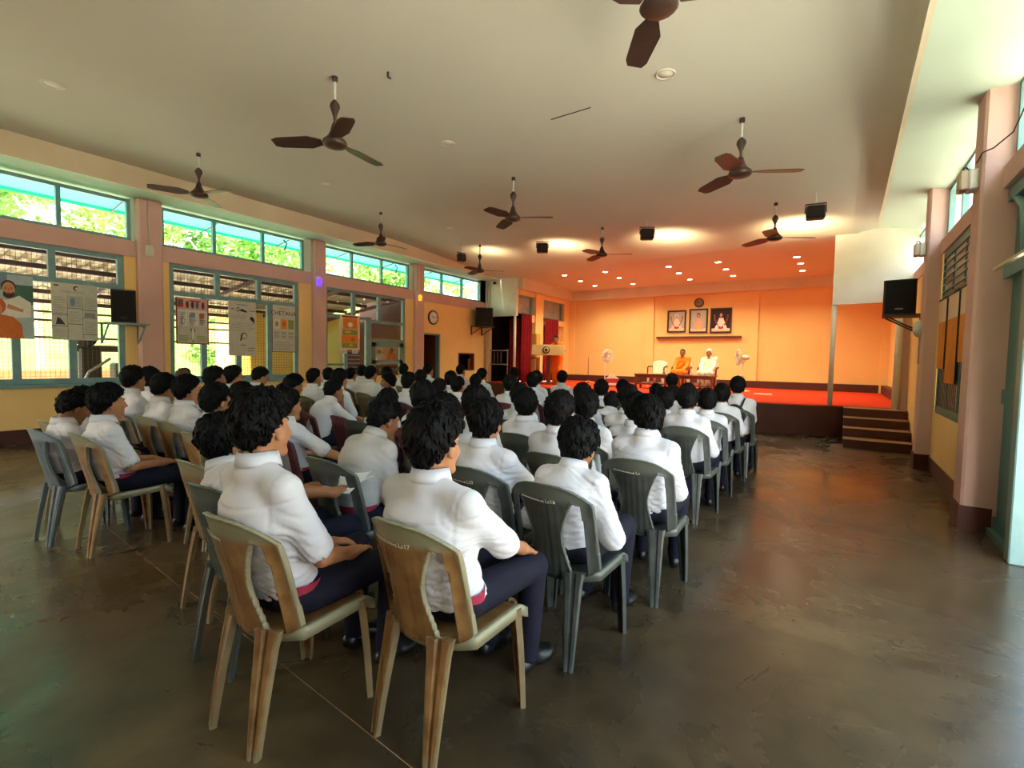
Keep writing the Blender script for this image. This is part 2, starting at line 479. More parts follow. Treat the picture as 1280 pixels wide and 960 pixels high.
# upper windows: frame + one pane mesh each
upm = [[-2.8,-1.6],[1.45, 2.5],[4.86,5.86],[8.21,9.2],[11.65,12.64]]
for i, (a, b) in enumerate(UW):
    f = MB(); outline(f, a, b, ZU0, ZU1, .055)
    for y in upm[i]: frame_bar(f, y-.03, ZU0, y+.03, ZU1)
    w = struct('window_%d' % (i+1), f, M['teal'])
    MB().box((XL-.09, a, ZU0), (XL-.085, b, ZU1)).build('pane', M['glass'], w)
    if i in (2, 3):                                        # stay arm seen against the light
        y = b-.45; MB().tube([(XL-.13, y, ZU1-.08), (XL-.16, y+.1, ZU1-.14), (XL-.16, y+.04, ZU1-.3)], .018, 6).build('stay', M['iron'], w)
# lower windows with wire mesh
low_up = [[-1.4], [ypx(66,330)], [ypx(273.5,350), ypx(325.5,360)]]
low_dn = [[-1.8,-.9], [ypx(22,450), ypx(93,450)], [ypx(257,450), ypx(300.5,450), ypx(339,450)]]
for i in range(3):
    a, b = LW[i]; f = MB(); outline(f, a, b, ZL0, ZL1, .085); frame_bar(f, a, 2.55, b, 2.64)
    for y in low_up[i]: frame_bar(f, y-.045, 2.6, y+.045, ZL1)
    for y in low_dn[i]: frame_bar(f, y-.05, ZL0, y+.05, 2.6)
    w = struct('window_%d' % (i+6), f, M['teal'])
    g = MB(); y = a
    while y < b:
        g.box((FX0-.004, y-.002, ZL0), (FX0, y+.002, ZL1)); y += .06
    z = ZL0
    while z < ZL1:
        g.box((FX0-.004, a, z-.002), (FX0, b, z+.002)); z += .06
    g.build('wire_mesh', M['iron'], w)
    MB().box((XL-.1, a-.05, ZL0-.05), (XL+.06, b+.05, ZL0)).build('window_sill', M['teal'], w)
# third lower opening: fixed lights and a glazed teal door
a, b = LW[3]
f = MB(); outline(f, a, b, 0.0, ZL1, .06)
frame_bar(f, a, 2.42, ypx(465,400), 2.5); yd = ypx(462.5,430); frame_bar(f, yd-.09, 0, yd+.09, 2.5)
y1_ = ypx(444,380); y2_ = ypx(476,380); frame_bar(f, y1_-.05, 2.45, y1_+.05, ZL1); frame_bar(f, y2_-.05, 2.36, y2_+.05, ZL1)
frame_bar(f, y2_-.05, 2.36, b, 2.44); frame_bar(f, yd, 1.86, b, 1.94); frame_bar(f, yd, 2.36, y2_, 2.44)
ym = ypx(434,460); frame_bar(f, ym-.05, ZL0, ym+.05, 1.7); frame_bar(f, a, 1.2, ym, 1.26); frame_bar(f, a, .86, yd, ZL0+.04)
w = struct('window_9', f, M['teal'])
MB().box((XL-.09, a, ZL0), (XL-.085, b, ZL1)).build('pane', M['glass'], w)
MB().box((XL-TH, a, 0), (XL-.02, yd, ZL0-.04)).build('wall_panel', M['yellow'], w)
# the door itself
da, db = yd+.1, b-.06
f = MB(); z1 = 1.85
for (p, q, r, s) in ((da,0,da+.13,z1),(db-.13,0,db,z1),(da,z1-.12,db,z1),(da,1.25,db,1.36),(da,0,db,.85)): f.box((XL-.1,p,q),(XL-.04,r,s))
dr = struct('door_1', f, M['pale_teal'])
MB().box((XL-.075, da, .8), (XL-.07, db, z1)).build('door_pane', M['glass'], dr)
MB().tube([(XL-.03, da+.06, 1.0), (XL+.0, da+.06, 1.02), (XL+.0, da+.06, 1.12), (XL-.03, da+.06, 1.14)], .01, 6).build('handle', M['metal'], dr)
# dark doorway and hatch
f = MB(); f.box((XL-.12, DY0, 0), (XL+.02, DY0+.05, DZ)); f.box((XL-.12, DY1-.05, 0), (XL+.02, DY1, DZ)); f.box((XL-.12, DY0, DZ-.05), (XL+.02, DY1, DZ))
d2 = struct('door_2', f, M['pale_teal'])
lf = MB(); lf.box((XL-.75, DY1-.11, .02), (XL-.12, DY1-.07, DZ-.06)); lf.build('door_leaf', M['wood'], d2)
f = MB()
for (p, q, r, s) in ((HY0,HZ0,HY0+.04,HZ1),(HY1-.04,HZ0,HY1,HZ1),(HY0,HZ0,HY1,HZ0+.04),(HY0,HZ1-.04,HY1,HZ1)): f.box((XL-.15,p,q),(XL+.01,r,s))
f.box((XL-.15, HY1-.2, HZ0), (XL-.1, HY1-.04, HZ0+.4))
struct('window_10', f, M['wood'])
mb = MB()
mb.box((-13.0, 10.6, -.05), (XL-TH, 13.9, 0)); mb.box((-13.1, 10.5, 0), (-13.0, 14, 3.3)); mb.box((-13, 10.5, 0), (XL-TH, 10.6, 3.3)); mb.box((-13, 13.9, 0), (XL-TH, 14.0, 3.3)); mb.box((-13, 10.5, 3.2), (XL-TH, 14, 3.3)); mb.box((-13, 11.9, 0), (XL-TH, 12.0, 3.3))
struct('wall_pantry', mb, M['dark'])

# ------------------------------------------------------------------ right wall
RP = [(5.77,6.1),(8.77,9.1),(11.72,11.95)]
mb = MB()
RW = [(6.65, 8.6)]
mb.box((XR, 6.1, 0), (XR+TH, 8.77, .83)); mb.box((XR, 6.1, .83), (XR+TH, 6.62, 2.96)); mb.box((XR, 8.62, .83), (XR+TH, 8.77, 2.96))
mb.box((XR, 9.1, 0), (XR+TH, 11.95, 2.96))
mb.box((XR, YR, 0), (XR+TH, .4, .83)); mb.box((XR, YR, .83), (XR+TH, .4, 2.96))
struct('wall_right', mb, M['yellow'])
mb = MB(); mb.box((XR-.015, 6.1, 2.96), (XR+TH, 8.77, 3.15)); mb.box((XR-.015, 9.1, 2.96), (XR+TH, 11.95, 3.15)); mb.box((XR-.015, YR, 2.96), (XR+TH, 5.77, 3.15))
struct('trim_4', mb, M['pink'])
for y0, y1 in RP:
    o = MB().bbox((.965, y0, 0), (XR+TH, y1, 3.95), .02).build('pillar', M['pink']); tag(o, kind='structure')
for y0, y1 in ((-.35, 0),):
    o = MB().bbox((.965, y0, 0), (XR+TH, y1, 3.95), .02).build('pillar', M['pink']); tag(o, kind='structure')
mb = MB(); mb.box((XR-.015, 6.1, 0), (XR, 8.77, .2)); mb.box((XR-.015, 9.1, 0), (XR, 10.2, .2))
for y0, y1 in RP[:2]: mb.box((.95, y0-.012, 0), (XR+.05, y1+.012, .22))
struct('baseboard_right', mb, M['base'])
for k, (a, b) in enumerate(((6.12, 8.75), (9.12, 11.7), (3.0, 5.75), (0, 2.6), (-3.6, -.4))):
    f = MB(); w_ = .05; z0, z1 = 3.15, 3.84
    for (p, q, r, s) in ((a,z0,b,z0+w_),(a,z1-w_,b,z1),(a,z0,a+w_,z1),(b-w_,z0,b,z1),((2*a+b)/3-.03,z0,(2*a+b)/3+.03,z1),((a+2*b)/3-.03,z0,(a+2*b)/3+.03,z1)):
        f.box((XR+.04, p, q), (XR+.1, r, s))
    w = struct('window_%d' % (k+11), f, M['pale_teal'])
    MB().box((XR+.07, a, z0), (XR+.075, b, z1)).build('pane', M['glass'], w)
# right lower window: teal frame, louvred lights, wire-grey lower lights
a, b = 6.65, 8.6
f = MB()
for (p, q, r, s) in ((a,.83,b,.93),(a,2.86,b,2.96),(a,.83,a+.07,2.96),(b-.07,.83,b,2.96),(a,2.3,b,2.38)): f.box((XR+.004, p, q), (XR+.03, r, s))
for t in (1/3, 2/3): f.box((XR+.012, a+(b-a)*t-.03, .83), (XR+.03, a+(b-a)*t+.03, 2.96))
w = struct('window_16', f, M['teal_dark'])
MB().box((XR+.022, a, .9), (XR+.03, b, 2.9)).build('pane', M['greyglass'], w)
g = MB(); z = .96
while z < 2.3: g.box((XR+.017, a, z), (XR+.022, b, z+.006)); z += .07
y = a
while y < b: g.box((XR+.017, y, .93), (XR+.022, y+.006, 2.3)); y += .07
g.build('wire_mesh', M['iron'], w)
lv = MB()
for k in range(5):
    z = 2.42+k*.09; lv.box((XR+.0, a+.05, z), (XR+.022, b-.05, z+.012))
lv.build('louvre', M['greyglass'], w)
# near door: folded panels, post, brace
f = MB()
f.box((XR+.02, 5.1, 0), (XR+.2, 5.77, .06)); f.box((XR+.16, 5.1, 0), (XR+.2, 5.77, 2.96))
d3 = struct('door_3', f, M['teal_dark'])
f = MB(); f.bbox((1.11, 4.96, 0), (1.24, 5.09, 2.96), .008); f.build('door_post', M['pale_teal'], d3)
f = MB()
f.box((XR+.06, 5.36, .06), (XR+.1, 5.42, 2.3)); f.box((XR+.06, 5.1, 1.14), (XR+.17, 5.77, 1.26)); f.box((XR+.06, 5.1, .06), (XR+.1, 5.77, .16))
f.box((XR+.08, 5.42, .16), (XR+.11, 5.77, 1.14)); f.box((XR+.08, 5.1, 1.26), (XR+.11, 5.77, 2.2)); f.box((XR+.04, 5.3, 1.26), (XR+.08, 5.36, 2.2)); f.box((XR+.08, 5.1, 2.32), (XR+.11, 5.77, 2.86)); f.build('door_leaf', M['teal_dark'], d3)
f = MB(); f.box((XR+.02, 5.1, 2.2), (XR+.14, 5.77, 2.32)); f.tube([(XR+.05, 5.72, 2.9), (XR+.05, 5.42, 2.72), (XR+.05, 5.3, 2.32)], .035, 8); f.box((XR+.02, 5.1, 2.84), (XR+.14, 5.77, 2.96))
f.box((XR+.02, 3.0, 2.3), (XR+.14, 5.1, 2.4)); f.box((XR+.02, 3.0, 2.86), (XR+.14, 5.1, 2.96)); f.build('door_frame', M['teal'], d3)
MB().box((XR+.09, 3.0, 2.4), (XR+.095, 5.6, 2.86)).build('pane', M['glass'], d3)
f = MB(); f.box((XR-.08, 3.0, 2.25), (XR-.05, 5.6, 2.272)); f.build('curtain_rail', M['beam'], d3)
# windows behind the photographer on the right and rear, so daylight comes in
for k, (a, b) in enumerate(((.4, 2.9),)):
    f = MB()
    for (p, q, r, s) in ((a,2.9,b,2.96),(a,0,a+.06,2.96),(b-.06,0,b,2.96)): f.box((XR+.02, p, q), (XR+.08, r, s))
    struct('door_4', f, M['teal'])
mb = MB()
mb.box((-10.7, YR-.2, 0), (1.3, YR, .8)); mb.box((-10.7, YR-.2, 3.3), (1.3, YR, 4.7))
mb.box((-10.7, YR-.2, .8), (-7.5, YR, 3.3)); mb.box((-5.5, YR-.2, .8), (1.3, YR, 3.3))
struct('wall_rear', mb, M['yellow'])

# ------------------------------------------------------------------ stage
ZT = .62
APR = [(.15,11.74),(-.45,11.55),(-1.14,11.38),(-2.2,11.25),(-3.3,11.25),(-4.6,11.45),(-6.0,11.9),(-7.6,12.6),(-9.0,13.35),(-10.45,13.92)]
mb = MB()
poly = APR+[(-10.45,15.4),(-9.45,15.4),(-9.45,18.2),(1.4,18.2),(1.4,11.74)]
mb.prism(poly[::-1], 0, ZT-.012)
struct('stage_platform', mb, M['stagebrown'])
mb = MB()
inset = [(x, y+.05) for x, y in APR]+[(-10.44,14.85),(-9.47,14.85),(-9.19,14.9),(-9.19,17.89),(1.24,17.89),(1.24,11.8)]
mb.prism(inset[::-1], ZT-.012, ZT+.006)
o = mb.build('stage_carpet', M['carpet']); tag(o, 'bright red carpet covering the whole raised stage floor', 'carpet')
mb = MB(); mt_ = MB()
for k in range(4):
    z1 = .155*(4-k); y0 = 11.35-.36*k
    mb.box((.15, y0, 0), (1.1, 11.74, z1-.012)); mt_.box((.14, y0-.015, z1-.012), (1.1, y0+.38, z1))
st = mb.build('stage_steps', M['stagebrown']); tag(st, 'flight of four dark brown steps at the right end of the stage', 'steps', kind='structure')
mt_.build('tread', M['tread'], st)
# white wing walls above the opening, poles
mb = MB(); mb.box((XL, 13.9, 2.94), (-9.19, 14.02, 4.6)); struct('wall_wing_left', mb, M['white'])
mb = MB(); mb.box((-.13, 11.62, 2.64), (1.35, 11.74, 4.4)); struct('wall_wing_right', mb, M['white'])
for (x, y, z1, lab) in ((-9.27, 13.96, 2.94, 'slim white pole holding the left stage wing wall'), (-.09, 11.68, 2.64, 'slim grey-white pole at the right front of the stage'), (.95, 11.68, 2.64, 'slim grey pole below the right wall speaker')):
    p = MB().tube([(x, y, ZT), (x, y, z1)], .045 if x < 0 else .06, 12).build('stage_pole', M['offwhite']); tag(p, lab, 'pole')
mb = MB(); mb.box((-10.7, 18, ZT), (1.5, 18.15, 4.4))
struct('wall_back', mb, M['peach'])
mb = MB(); mb.box((-9.3, 17.7, 3.84), (1.3, 18, 4.3)); mb.box((-9.45, 14.0, 3.84), (-8.98, 17.7, 4.3))
struct('trim_5', mb, M['beam'])
mb = MB()
for x0, x1 in ((-6.05,-5.72),(-2.52,-2.22),(-9.25,-8.98)): mb.box((x0, 17.93, ZT), (x1, 18, 3.84))
mb.box((1.05, 17.8, ZT), (1.3, 18, 3.84))
struct('trim_6', mb, M['peach'])
mb = MB(); mb.box((-9.3, 17.9, ZT), (1.3, 18, .86)); mb.box((1.1, 13.5, ZT), (1.28, 18, .86)); mb.box((-9.3, 15.2, ZT), (-9.2, 15.85, .86))
struct('baseboard_back', mb, M['base'])
mb = MB(); mb.box((1.25, 11.74, 0), (1.45, 18.1, 4.3)); struct('wall_stage_right', mb, M['peach'])
mb = MB()
mb.box((-9.6, 14.9, ZT), (-9.45, 18.1, 4.3)); mb.box((-9.45, 15.23, ZT), (-9.2, 15.78, 3.84)); mb.box((-9.45, 17.5, ZT), (-9.24, 18, 3.84)); mb.box((-9.45, 14.2, 3.7), (-9.25, 18, 3.84)); mb.box((-9.45, 16.8, 2.78), (-9.25, 17.5, 3.0)); mb.box((-9.45, 14.9, 2.78), (-9.25, 15.3, 3.05))
struct('wall_stage_left', mb, M['peach'])
for k, (a, b, z0, z1) in enumerate(((14.1, 15.2, 3.05, 3.7), (15.8, 17.5, 3.0, 3.72))):
    f = MB()
    for (p, q, r, s) in ((a,z0,b,z0+.05),(a,z1-.05,b,z1),(a,z0,a+.05,z1),(b-.12,z0,b-.04,z1)): f.box((-9.42, p, q), (-9.3, r, s))
    w = struct('window_%d' % (k+19), f, M['teal'])
    MB().box((-9.4, a, z0), (-9.39, b, z1)).build('pane', M['greyglass'], w)
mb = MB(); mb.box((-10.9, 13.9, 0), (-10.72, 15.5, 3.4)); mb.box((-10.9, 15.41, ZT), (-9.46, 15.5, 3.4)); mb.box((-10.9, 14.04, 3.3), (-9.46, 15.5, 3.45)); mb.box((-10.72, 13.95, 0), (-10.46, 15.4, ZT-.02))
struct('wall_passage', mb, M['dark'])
# ================================================================== outdoors, left
M['ground'] = mat('pale_concrete_yard', S(226,220,204), .9, .2, noise=(.5,.7,5), col2=S(206,198,180))
M['sheet'] = mat('canopy_sheet', S(186,180,150), .5, .4, noise=(1.5,.8), col2=S(164,156,126), stretch=(1,1,1))
M['leaf'] = mat('leaf_green', S(132,176,72), .6, .3, noise=(1.2,.95,4), col2=S(74,120,40))
M['leaf2'] = mat('leaf_yellow_green', S(176,196,104), .6, .3, noise=(1.0,.95,4), col2=S(112,150,64))
M['bark'] = mat('pale_bark', S(196,180,150), .85, .2, noise=(8,.9), col2=S(140,120,96), stretch=(1,1,.3))
M['outwall'] = mat('outbuilding_yellow', S(226,196,104), .8, .2, noise=(1.5,.7), col2=S(210,178,86))
M['hill'] = mat('hillside_green', S(120,150,70), .9, .1, noise=(.8,.9,6), col2=S(84,112,48))
struct('ground_yard', MB().box((-60, -30, -.3), (-10.7, 45, -.1)), M['ground'])
struct('ground_side', MB().box((1.6, -30, -.3), (40, 45, -.1)), M['ground'])
mb = MB()
mb.add([(-34,-30,-.1),(-34,45,-.1),(-56,45,9),(-56,-30,9)], [(0,1,2,3)]); struct('hillside', mb, M['hill'])
# corrugated canopy with purlins
x0, z0, x1, z1 = -10.75, 3.32, -15.6, 2.62
V = []; F = []; n = 0
ys = np.arange(-3.0, 10.2, .055)
for i, y in enumerate(ys):
    w = .018*(1 if (i//2) % 2 else -1)
    V += [(x0, y, z0+w), (x1, y, z1+w)]
    if i: F.append((2*i-2, 2*i-1, 2*i+1, 2*i))
cn = empty('walkway_canopy', (x0, 4, 0)); tag(cn, 'corrugated metal walkway canopy seen through the left wire-mesh windows', 'canopy')
def child_at(o, p):                                        # keep world coordinates under a translated parent
    o.parent = p; o.location = -Vector(p.location); return o
child_at(MB().add(V, F, 0, False).build('roof_sheet', M['sheet']), cn)
for k in range(5):
    t = .12+.2*k; x = x0+(x1-x0)*t; z = z0+(z1-z0)*t
    child_at(MB().box((x-.04, -3, z-.13), (x+.04, 10.1, z-.04)).build('purlin', M['iron']), cn)
for y in np.arange(-2.5, 10.3, 2.1):
    m_ = MB()
    m_.add([(x0,y-.03,z0-.13),(x0,y+.03,z0-.13),(x1,y+.03,z1-.13),(x1,y-.03,z1-.13),(x0,y-.03,z0-.22),(x0,y+.03,z0-.22),(x1,y+.03,z1-.22),(x1,y-.03,z1-.22)],[(0,1,2,3),(7,6,5,4),(0,4,5,1),(2,6,7,3),(1,5,6,2),(3,7,4,0)])
    child_at(m_.build('rafter', M['iron']), cn)
    child_at(MB().tube([(x1+.15, y, -.1), (x1+.15, y, z1-.1)], .05, 8).build('post', M['iron']), cn)
for z in (2.35, 2.15, 1.75):
    child_at(MB().box((x1+.12, -3, z), (x1+.17, 8.0, z+.05)).build('rail', M['iron']), cn)
ev = MB(); ev.add([(-10.75,-6,4.62),(-10.75,15,4.62),(-12.4,15,4.36),(-12.4,-6,4.36)], [(0,1,2,3)]); ev.box((-12.44,-6,4.3),(-12.4,15,4.4))
for y in np.arange(-5,15,1.75): ev.tube([(-10.75,y,4.56),(-12.4,y,4.31)], .02, 6, 1)
o = ev.build('eave_fascia', [M['turq'], M['iron']]); tag(o, 'turquoise eave board above the left clerestory windows', 'eave', kind='structure')
# outbuilding with louvred openings
ob_ = empty('outbuilding', (-14.4, 11.5, 0)); tag(ob_, 'plain yellow outbuilding seen through the window right of the tall white poster', 'building')
child_at(MB().box((-16.5, 7.6, -.1), (-14.4, 16, 2.75)).build('wall', M['outwall']), ob_)
child_at(MB().box((-16.8, 7.3, 2.75), (-13.9, 16.2, 2.85)).build('roof', M['sheet']), ob_)
for (y0, y1, za, zb) in ((9.1,9.8,.5,1.35),(10.75,13.4,.3,2.1)):
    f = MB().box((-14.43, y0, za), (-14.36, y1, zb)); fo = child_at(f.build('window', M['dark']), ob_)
    l = MB(); z = za+.05
    while z < zb: l.box((-14.36, y0, z), (-14.33, y1, z+.02)); z += .14
    for y in np.linspace(y0, y1, 4): l.box((-14.35, y-.03, za), (-14.32, y+.03, zb))
    lo = l.build('louvre', M['metal']); lo.parent = fo
# grinding machine in the yard
gm = empty('grinding_machine', (-14.2, 4.2, -.1)); tag(gm, 'dark machine with hand wheel standing outside below the newsprint poster', 'machine')
def gc(o): return child_at(o, gm)
gc(MB().bbox((-14.5, 3.2, -.1), (-13.9, 5.6, .55), .03).build('bench', M['iron']))
gc(MB().bbox((-14.45, 3.6, .55), (-14.0, 4.0, 1.55), .04).build('column', M['black']))
gc(MB().bbox((-14.45, 4.25, .55), (-14.0, 4.9, 1.2), .04).build('gearbox', M['black']))
gc(MB().bbox((-14.4, 3.5, 1.45), (-14.05, 5.0, 1.6), .03).build('beam', M['iron']))
gc(MB().lathe([(.0,-.03),(.2,-.03),(.2,.03),(0,.03)], 18, M=Matrix.Translation((-13.95, 3.7, 1.75)) @ Matrix.Rotation(PI/2, 4, 'Y')).build('wheel', M['black']))
gc(MB().lathe([(.3,0),(.34,.3),(.2,.9),(.12,1.0)], 16, c=(-14.2, 5.25, .2)).build('hopper', M['black']))
gc(MB().tube([(-13.9, 3.4, .3), (-13.8, 3.7, 1.0), (-13.85, 4.1, 1.3)], .03, 6).build('lever', M['metal']))
bw = MB().box((-19.2, -6, -.1), (-19, 7, .9)).build('boundary_wall', mat('brick_orange', S(206,140,90), .9, .2, noise=(3,.8), col2=S(180,110,66))); tag(bw, kind='structure')

def tree(x, y, h, r, m, label, seed):
    q = random.Random(seed); root = empty('tree', (x, y, -.1)); zb = 0.4*(abs(x)-34) if abs(x) > 34 and x < 0 else 0
    root.location.z = -.1+max(zb, 0); tag(root, label, 'tree', 'trees outside the clerestory windows')
    t = MB(); t.tube([(0,0,-.3),(q.uniform(-.2,.2),q.uniform(-.2,.2),h*.4),(q.uniform(-.5,.5),q.uniform(-.5,.5),h*.75)], [.22,.15,.06], 8)
    for k in range(5):
        a = q.uniform(0, 6.28); z = h*q.uniform(.35,.6); t.tube([(0,0,z),(math.cos(a)*r*.4,math.sin(a)*r*.4,z+h*.15),(math.cos(a)*r*.7,math.sin(a)*r*.7,z+h*.28)], [.09,.06,.02], 6)
    t.build('trunk', M['bark'], root)
    V = []; F = []
    cl = [(q.gauss(0,.42)*r, q.gauss(0,.42)*r, h*.66+q.gauss(0,.17)*h, q.uniform(.35,.75)) for _ in range(26)]
    for _ in range(2600):
        cx, cy, cz, cr = q.choice(cl); d = Vector((q.gauss(0,1), q.gauss(0,1), q.gauss(0,1))).normalized()*cr*q.uniform(.5,1.05)
        p = Vector((cx,cy,cz))+d; s = q.uniform(.1,.2)
        u = Vector((q.gauss(0,1),q.gauss(0,1),q.gauss(0,.6))).normalized(); v = u.cross(Vector((q.gauss(0,1),q.gauss(0,1),q.gauss(0,1)))).normalized()
        n = len(V); V += [p-u*s, p+v*s*.5, p+u*s, p-v*s*.5]; F.append((n,n+1,n+2,n+3))
    me = bpy.data.meshes.new('crown'); me.from_pydata([tuple(a) for a in V], [], F); me.materials.append(m); ob('crown', me, root)
TR = [(-20,2.0,7.5,2.2,0),(-24,6.5,9,2.8,1),(-19,9.5,7,2.2,0),(-23,13.5,9,2.6,1),(-27,3,10,3,0),(-28,10,10,3,1),(-20,17,8,2.4,0),(-25,20,9,2.8,1),(-30,16.5,11,3.2,0),(-21,25,8,2.6,1),(-28,27,10,3,0),(-33,7,11,3.2,1),(-22,-1.5,8,2.6,1)]
for k, (x, y, h, r, g) in enumerate(TR):
    tree(x, y, h, r, M['leaf'] if g == 0 else M['leaf2'], 'leafy green tree outside the left clerestory windows' if g == 0 else 'pale yellow-green tree outside the left clerestory windows', 40+k)
for k, (x, y, h) in enumerate(((9,6,7),(11,11,8),(8,16,7))):
    tree(x, y, h, 2.3, M['leaf'], 'leafy tree outside the right-hand windows', 80+k)

# ================================================================== ceiling fans
def ceil_hit(px, py):
    d = ray(px, py); t = 3.0
    for _ in range(60):
        p = np.array([0,0,CH])+t*d; t += (zceil(p[0], p[1])-p[2])/d[2]*.8
    p = np.array([0,0,CH])+t*d; return p
def fan_blade(ang):
    V = []; F = []; N = 9
    for i in range(N):
        t = i/(N-1); rr = .13+.5*t; w = (.042+.056*min(1, t*4)-.018*t)*(1 if t < .97 else .7); tw = math.radians(14-6*t)
        for s in (-1, 1):
            for zz in (-.004, .004):
                y = s*w; x = rr; V.append((x, y*math.cos(tw), y*math.sin(tw)+zz-.015*t))
    for i in range(N-1):
        a = i*4; b = a+4
        F += [(a, b, b+2, a+2), (a+1, a+3, b+3, b+1), (a, a+1, b+1, b), (a+2, b+2, b+3, a+3)]
    F += [(0,2,3,1), (4*N-4, 4*N-3, 4*N-1, 4*N-2)]
    c, s = math.cos(ang), math.sin(ang)
    V = [(x*c-y*s, x*s+y*c, z) for x, y, z in V]
    return V, F
FANS = [((418.5,95),(419,178),150,214,'ceiling fan nearest on the left, with thick white rod'),((248,191),(250,243),200,250,'ceiling fan in front of the left beam above the first pillar'),((476,265),(476.5,304),170,200,'ceiling fan above the second pink pillar, left row'),
        ((642,221),(641,272),160,25,'ceiling fan in the middle of the hall'),((928,147),(923,216),160,22,'large ceiling fan in the right row'),((753,284),(753,318),160,20,'small far ceiling fan near the stage, middle row'),
        ((970,253),(968,297),160,26,'far ceiling fan beside the right hanging speaker'),((600,306),(599.5,338),160,34,'far left ceiling fan beside the left wing wall'),((826,-70),(821,8),160,124,'ceiling fan cut off by the top edge of the picture')]
for (pm, ph, R_, phs, lab) in FANS:
    p = ceil_hit(*pm); d = ray(*ph); t = np.hypot(p[0], p[1])/np.hypot(d[0], d[1]); drop = p[2]-(CH+t*d[2])
    f = empty('ceiling_fan', (p[0], p[1], p[2])); tag(f, lab, 'ceiling fan', 'ceiling fans')
    MB().lathe([(.012,0),(.03,-.01),(.03,-.05),(.012,-.06)], 12).build('ceiling_hook', M['iron'], f)
    MB().tube([(0,0,-.03),(0,0,-drop*.45)], .013, 8).build('white_rod', M['chrome'], f)
    MB().lathe([(.014,-drop*.36),(.045,-drop*.42),(.052,-drop*.47),(.016,-drop*.62),(.014,-drop*.8)], 14).build('canopy', M['fan'], f)
    MB().lathe([(.016,-drop*.7),(.03,-drop*.74),(.05,-drop*.86),(.085,-drop*.94),(.115,-drop*.98),(.125,-drop*1.02),(.11,-drop*1.06),(.06,-drop*1.09),(.02,-drop*1.1)], 20).build('motor', M['fan'], f)
    for k in range(3):
        V, F = fan_blade(math.radians(phs)+k*2*PI/3)
        MB().add([(x, y, z-drop*1.0) for x, y, z in V], F).build('blade', M['fan'], f)
# ================================================================== ceiling downlights
M['lens_off'] = mat('downlight_lens', S(236,230,212), .4, .4)
M['lens_on'] = emis('downlight_lens_lit', (1.0,.84,.62), 26.0)
def downlight(p, r, lab, lit=False, grp=None):
    o = empty('downlight', tuple(p)); tag(o, lab, 'downlight', grp)
    MB().lathe([(r*.8,.0),(r*.82,-.012),(r,-.014),(r*1.02,-.004),(r*1.02,.01)], 24, caps=False).build('rim', M['ring'], o)
    MB().lathe([(0.001,-.006),(r*.8,-.006),(r*.8,0)], 24).build('lens', M['lens_on'] if lit else M['lens_off'], o)
    return o
for (px, py, r, lab) in ((66.5,105,.11,'white round downlight on the ceiling at the far left'),(407,229,.09,'white round downlight on the ceiling above the second pillar'),(562,285,.09,'small white downlight on the ceiling above the wall clock'),
        (832,92,.09,'flush round downlight below the topmost fan, ringed brown'),(560,179,.09,'faint round downlight flush in the middle of the ceiling')):
    downlight(ceil_hit(px, py), r, lab)
STL = [(200,73),(261,95),(316,113),(355,60),(408,83),(461,106),(597,40),(636,65),(677,89),(785,23),(815,50),(842,75),(1085,3),(1100,28),(1107,55)]
names5 = ['leftmost', 'second from left', 'middle', 'fourth from left', 'rightmost']; names3 = ['nearest', 'middle', 'farthest']
for k, (a, b) in enumerate(STL):
    p = ceil_hit(640+a/3.048, 320+b/3.048)
    downlight(p, .09, 'lit warm stage downlight, %s in the %s row of three' % (names3[k % 3], names5[k//3]), True, 'lit stage downlights')
    l = bpy.data.lights.new('downlight_glow', 'SPOT'); l.energy = E_DOWN; l.color = (1,.90,.58); l.spot_size = math.radians(140); l.spot_blend = .6; l.shadow_soft_size = .08
    lo = bpy.data.objects.new('downlight_glow', l); lo.location = (p[0], p[1], p[2]-.03); link(lo)
o = MB().tube([tuple(ceil_hit(485,90)+np.array([0,0,-.0])), tuple(ceil_hit(485,90)+np.array([0,0,-.05])), tuple(ceil_hit(485,90)+np.array([.02,.02,-.06]))], .012, 6).build('ceiling_hook', M['iron']); tag(o, 'small bare iron hook in the ceiling right of the nearest left fan', 'hook')
a, b = ceil_hit(689,149), ceil_hit(738,134)
o = MB().tube([a+np.array([0,0,-.004]), (a+b)/2+np.array([.01,0,-.004]), b+np.array([0,0,-.004])], .006, 5).build('ceiling_crack', M['iron']); tag(o, kind='structure')
# ================================================================== hanging spot boxes near the stage
HB = [((577,322),(577,309),9.8,'left'),((678,310),(678,299),9.6,'second'),((809,293),(809,279),9.5,'third'),((1019.5,266),(1020,243),9.0,'right')]
hl = ['black hanging stage light at the far left, turned side-on','black hanging stage light left of the small far fan','black hanging stage light right of the small far fan','black hanging box speaker at the right above the stage steps']
for (pc, pt, y, s), lab in zip(HB, hl):
    p = at_y(*pc, y); w = .5*24/CF*(y/AF[1]) if False else (.17 if s != 'left' else .15)
    zt = zceil(p[0], y)
    o = empty('stage_light', tuple(p)); tag(o, lab, 'stage light', 'hanging stage lights'); o.rotation_euler = (math.radians(-8), 0, math.radians(30 if s in ('second','third') else (75 if s == 'left' else 8)))
    MB().bbox((-w*.75,-.07,-w*.62),(w*.75,.07,w*.62),.02).build('housing', M['black'], o)
    MB().tube([(-w*.82,0,0),(-w*.82,0,w*.85),(w*.82,0,w*.85),(w*.82,0,0)], .012, 6).build('bracket', M['iron'], o)
    MB().tube([(0,0,w*.85),(0,0,zt-p[2]+.02)], .012, 6).build('hanging_rod', M['chrome'], o)
    MB().box((-w*.65,.071,-w*.5),(w*.65,.075,w*.5)).build('front_glass', M['black'], o)
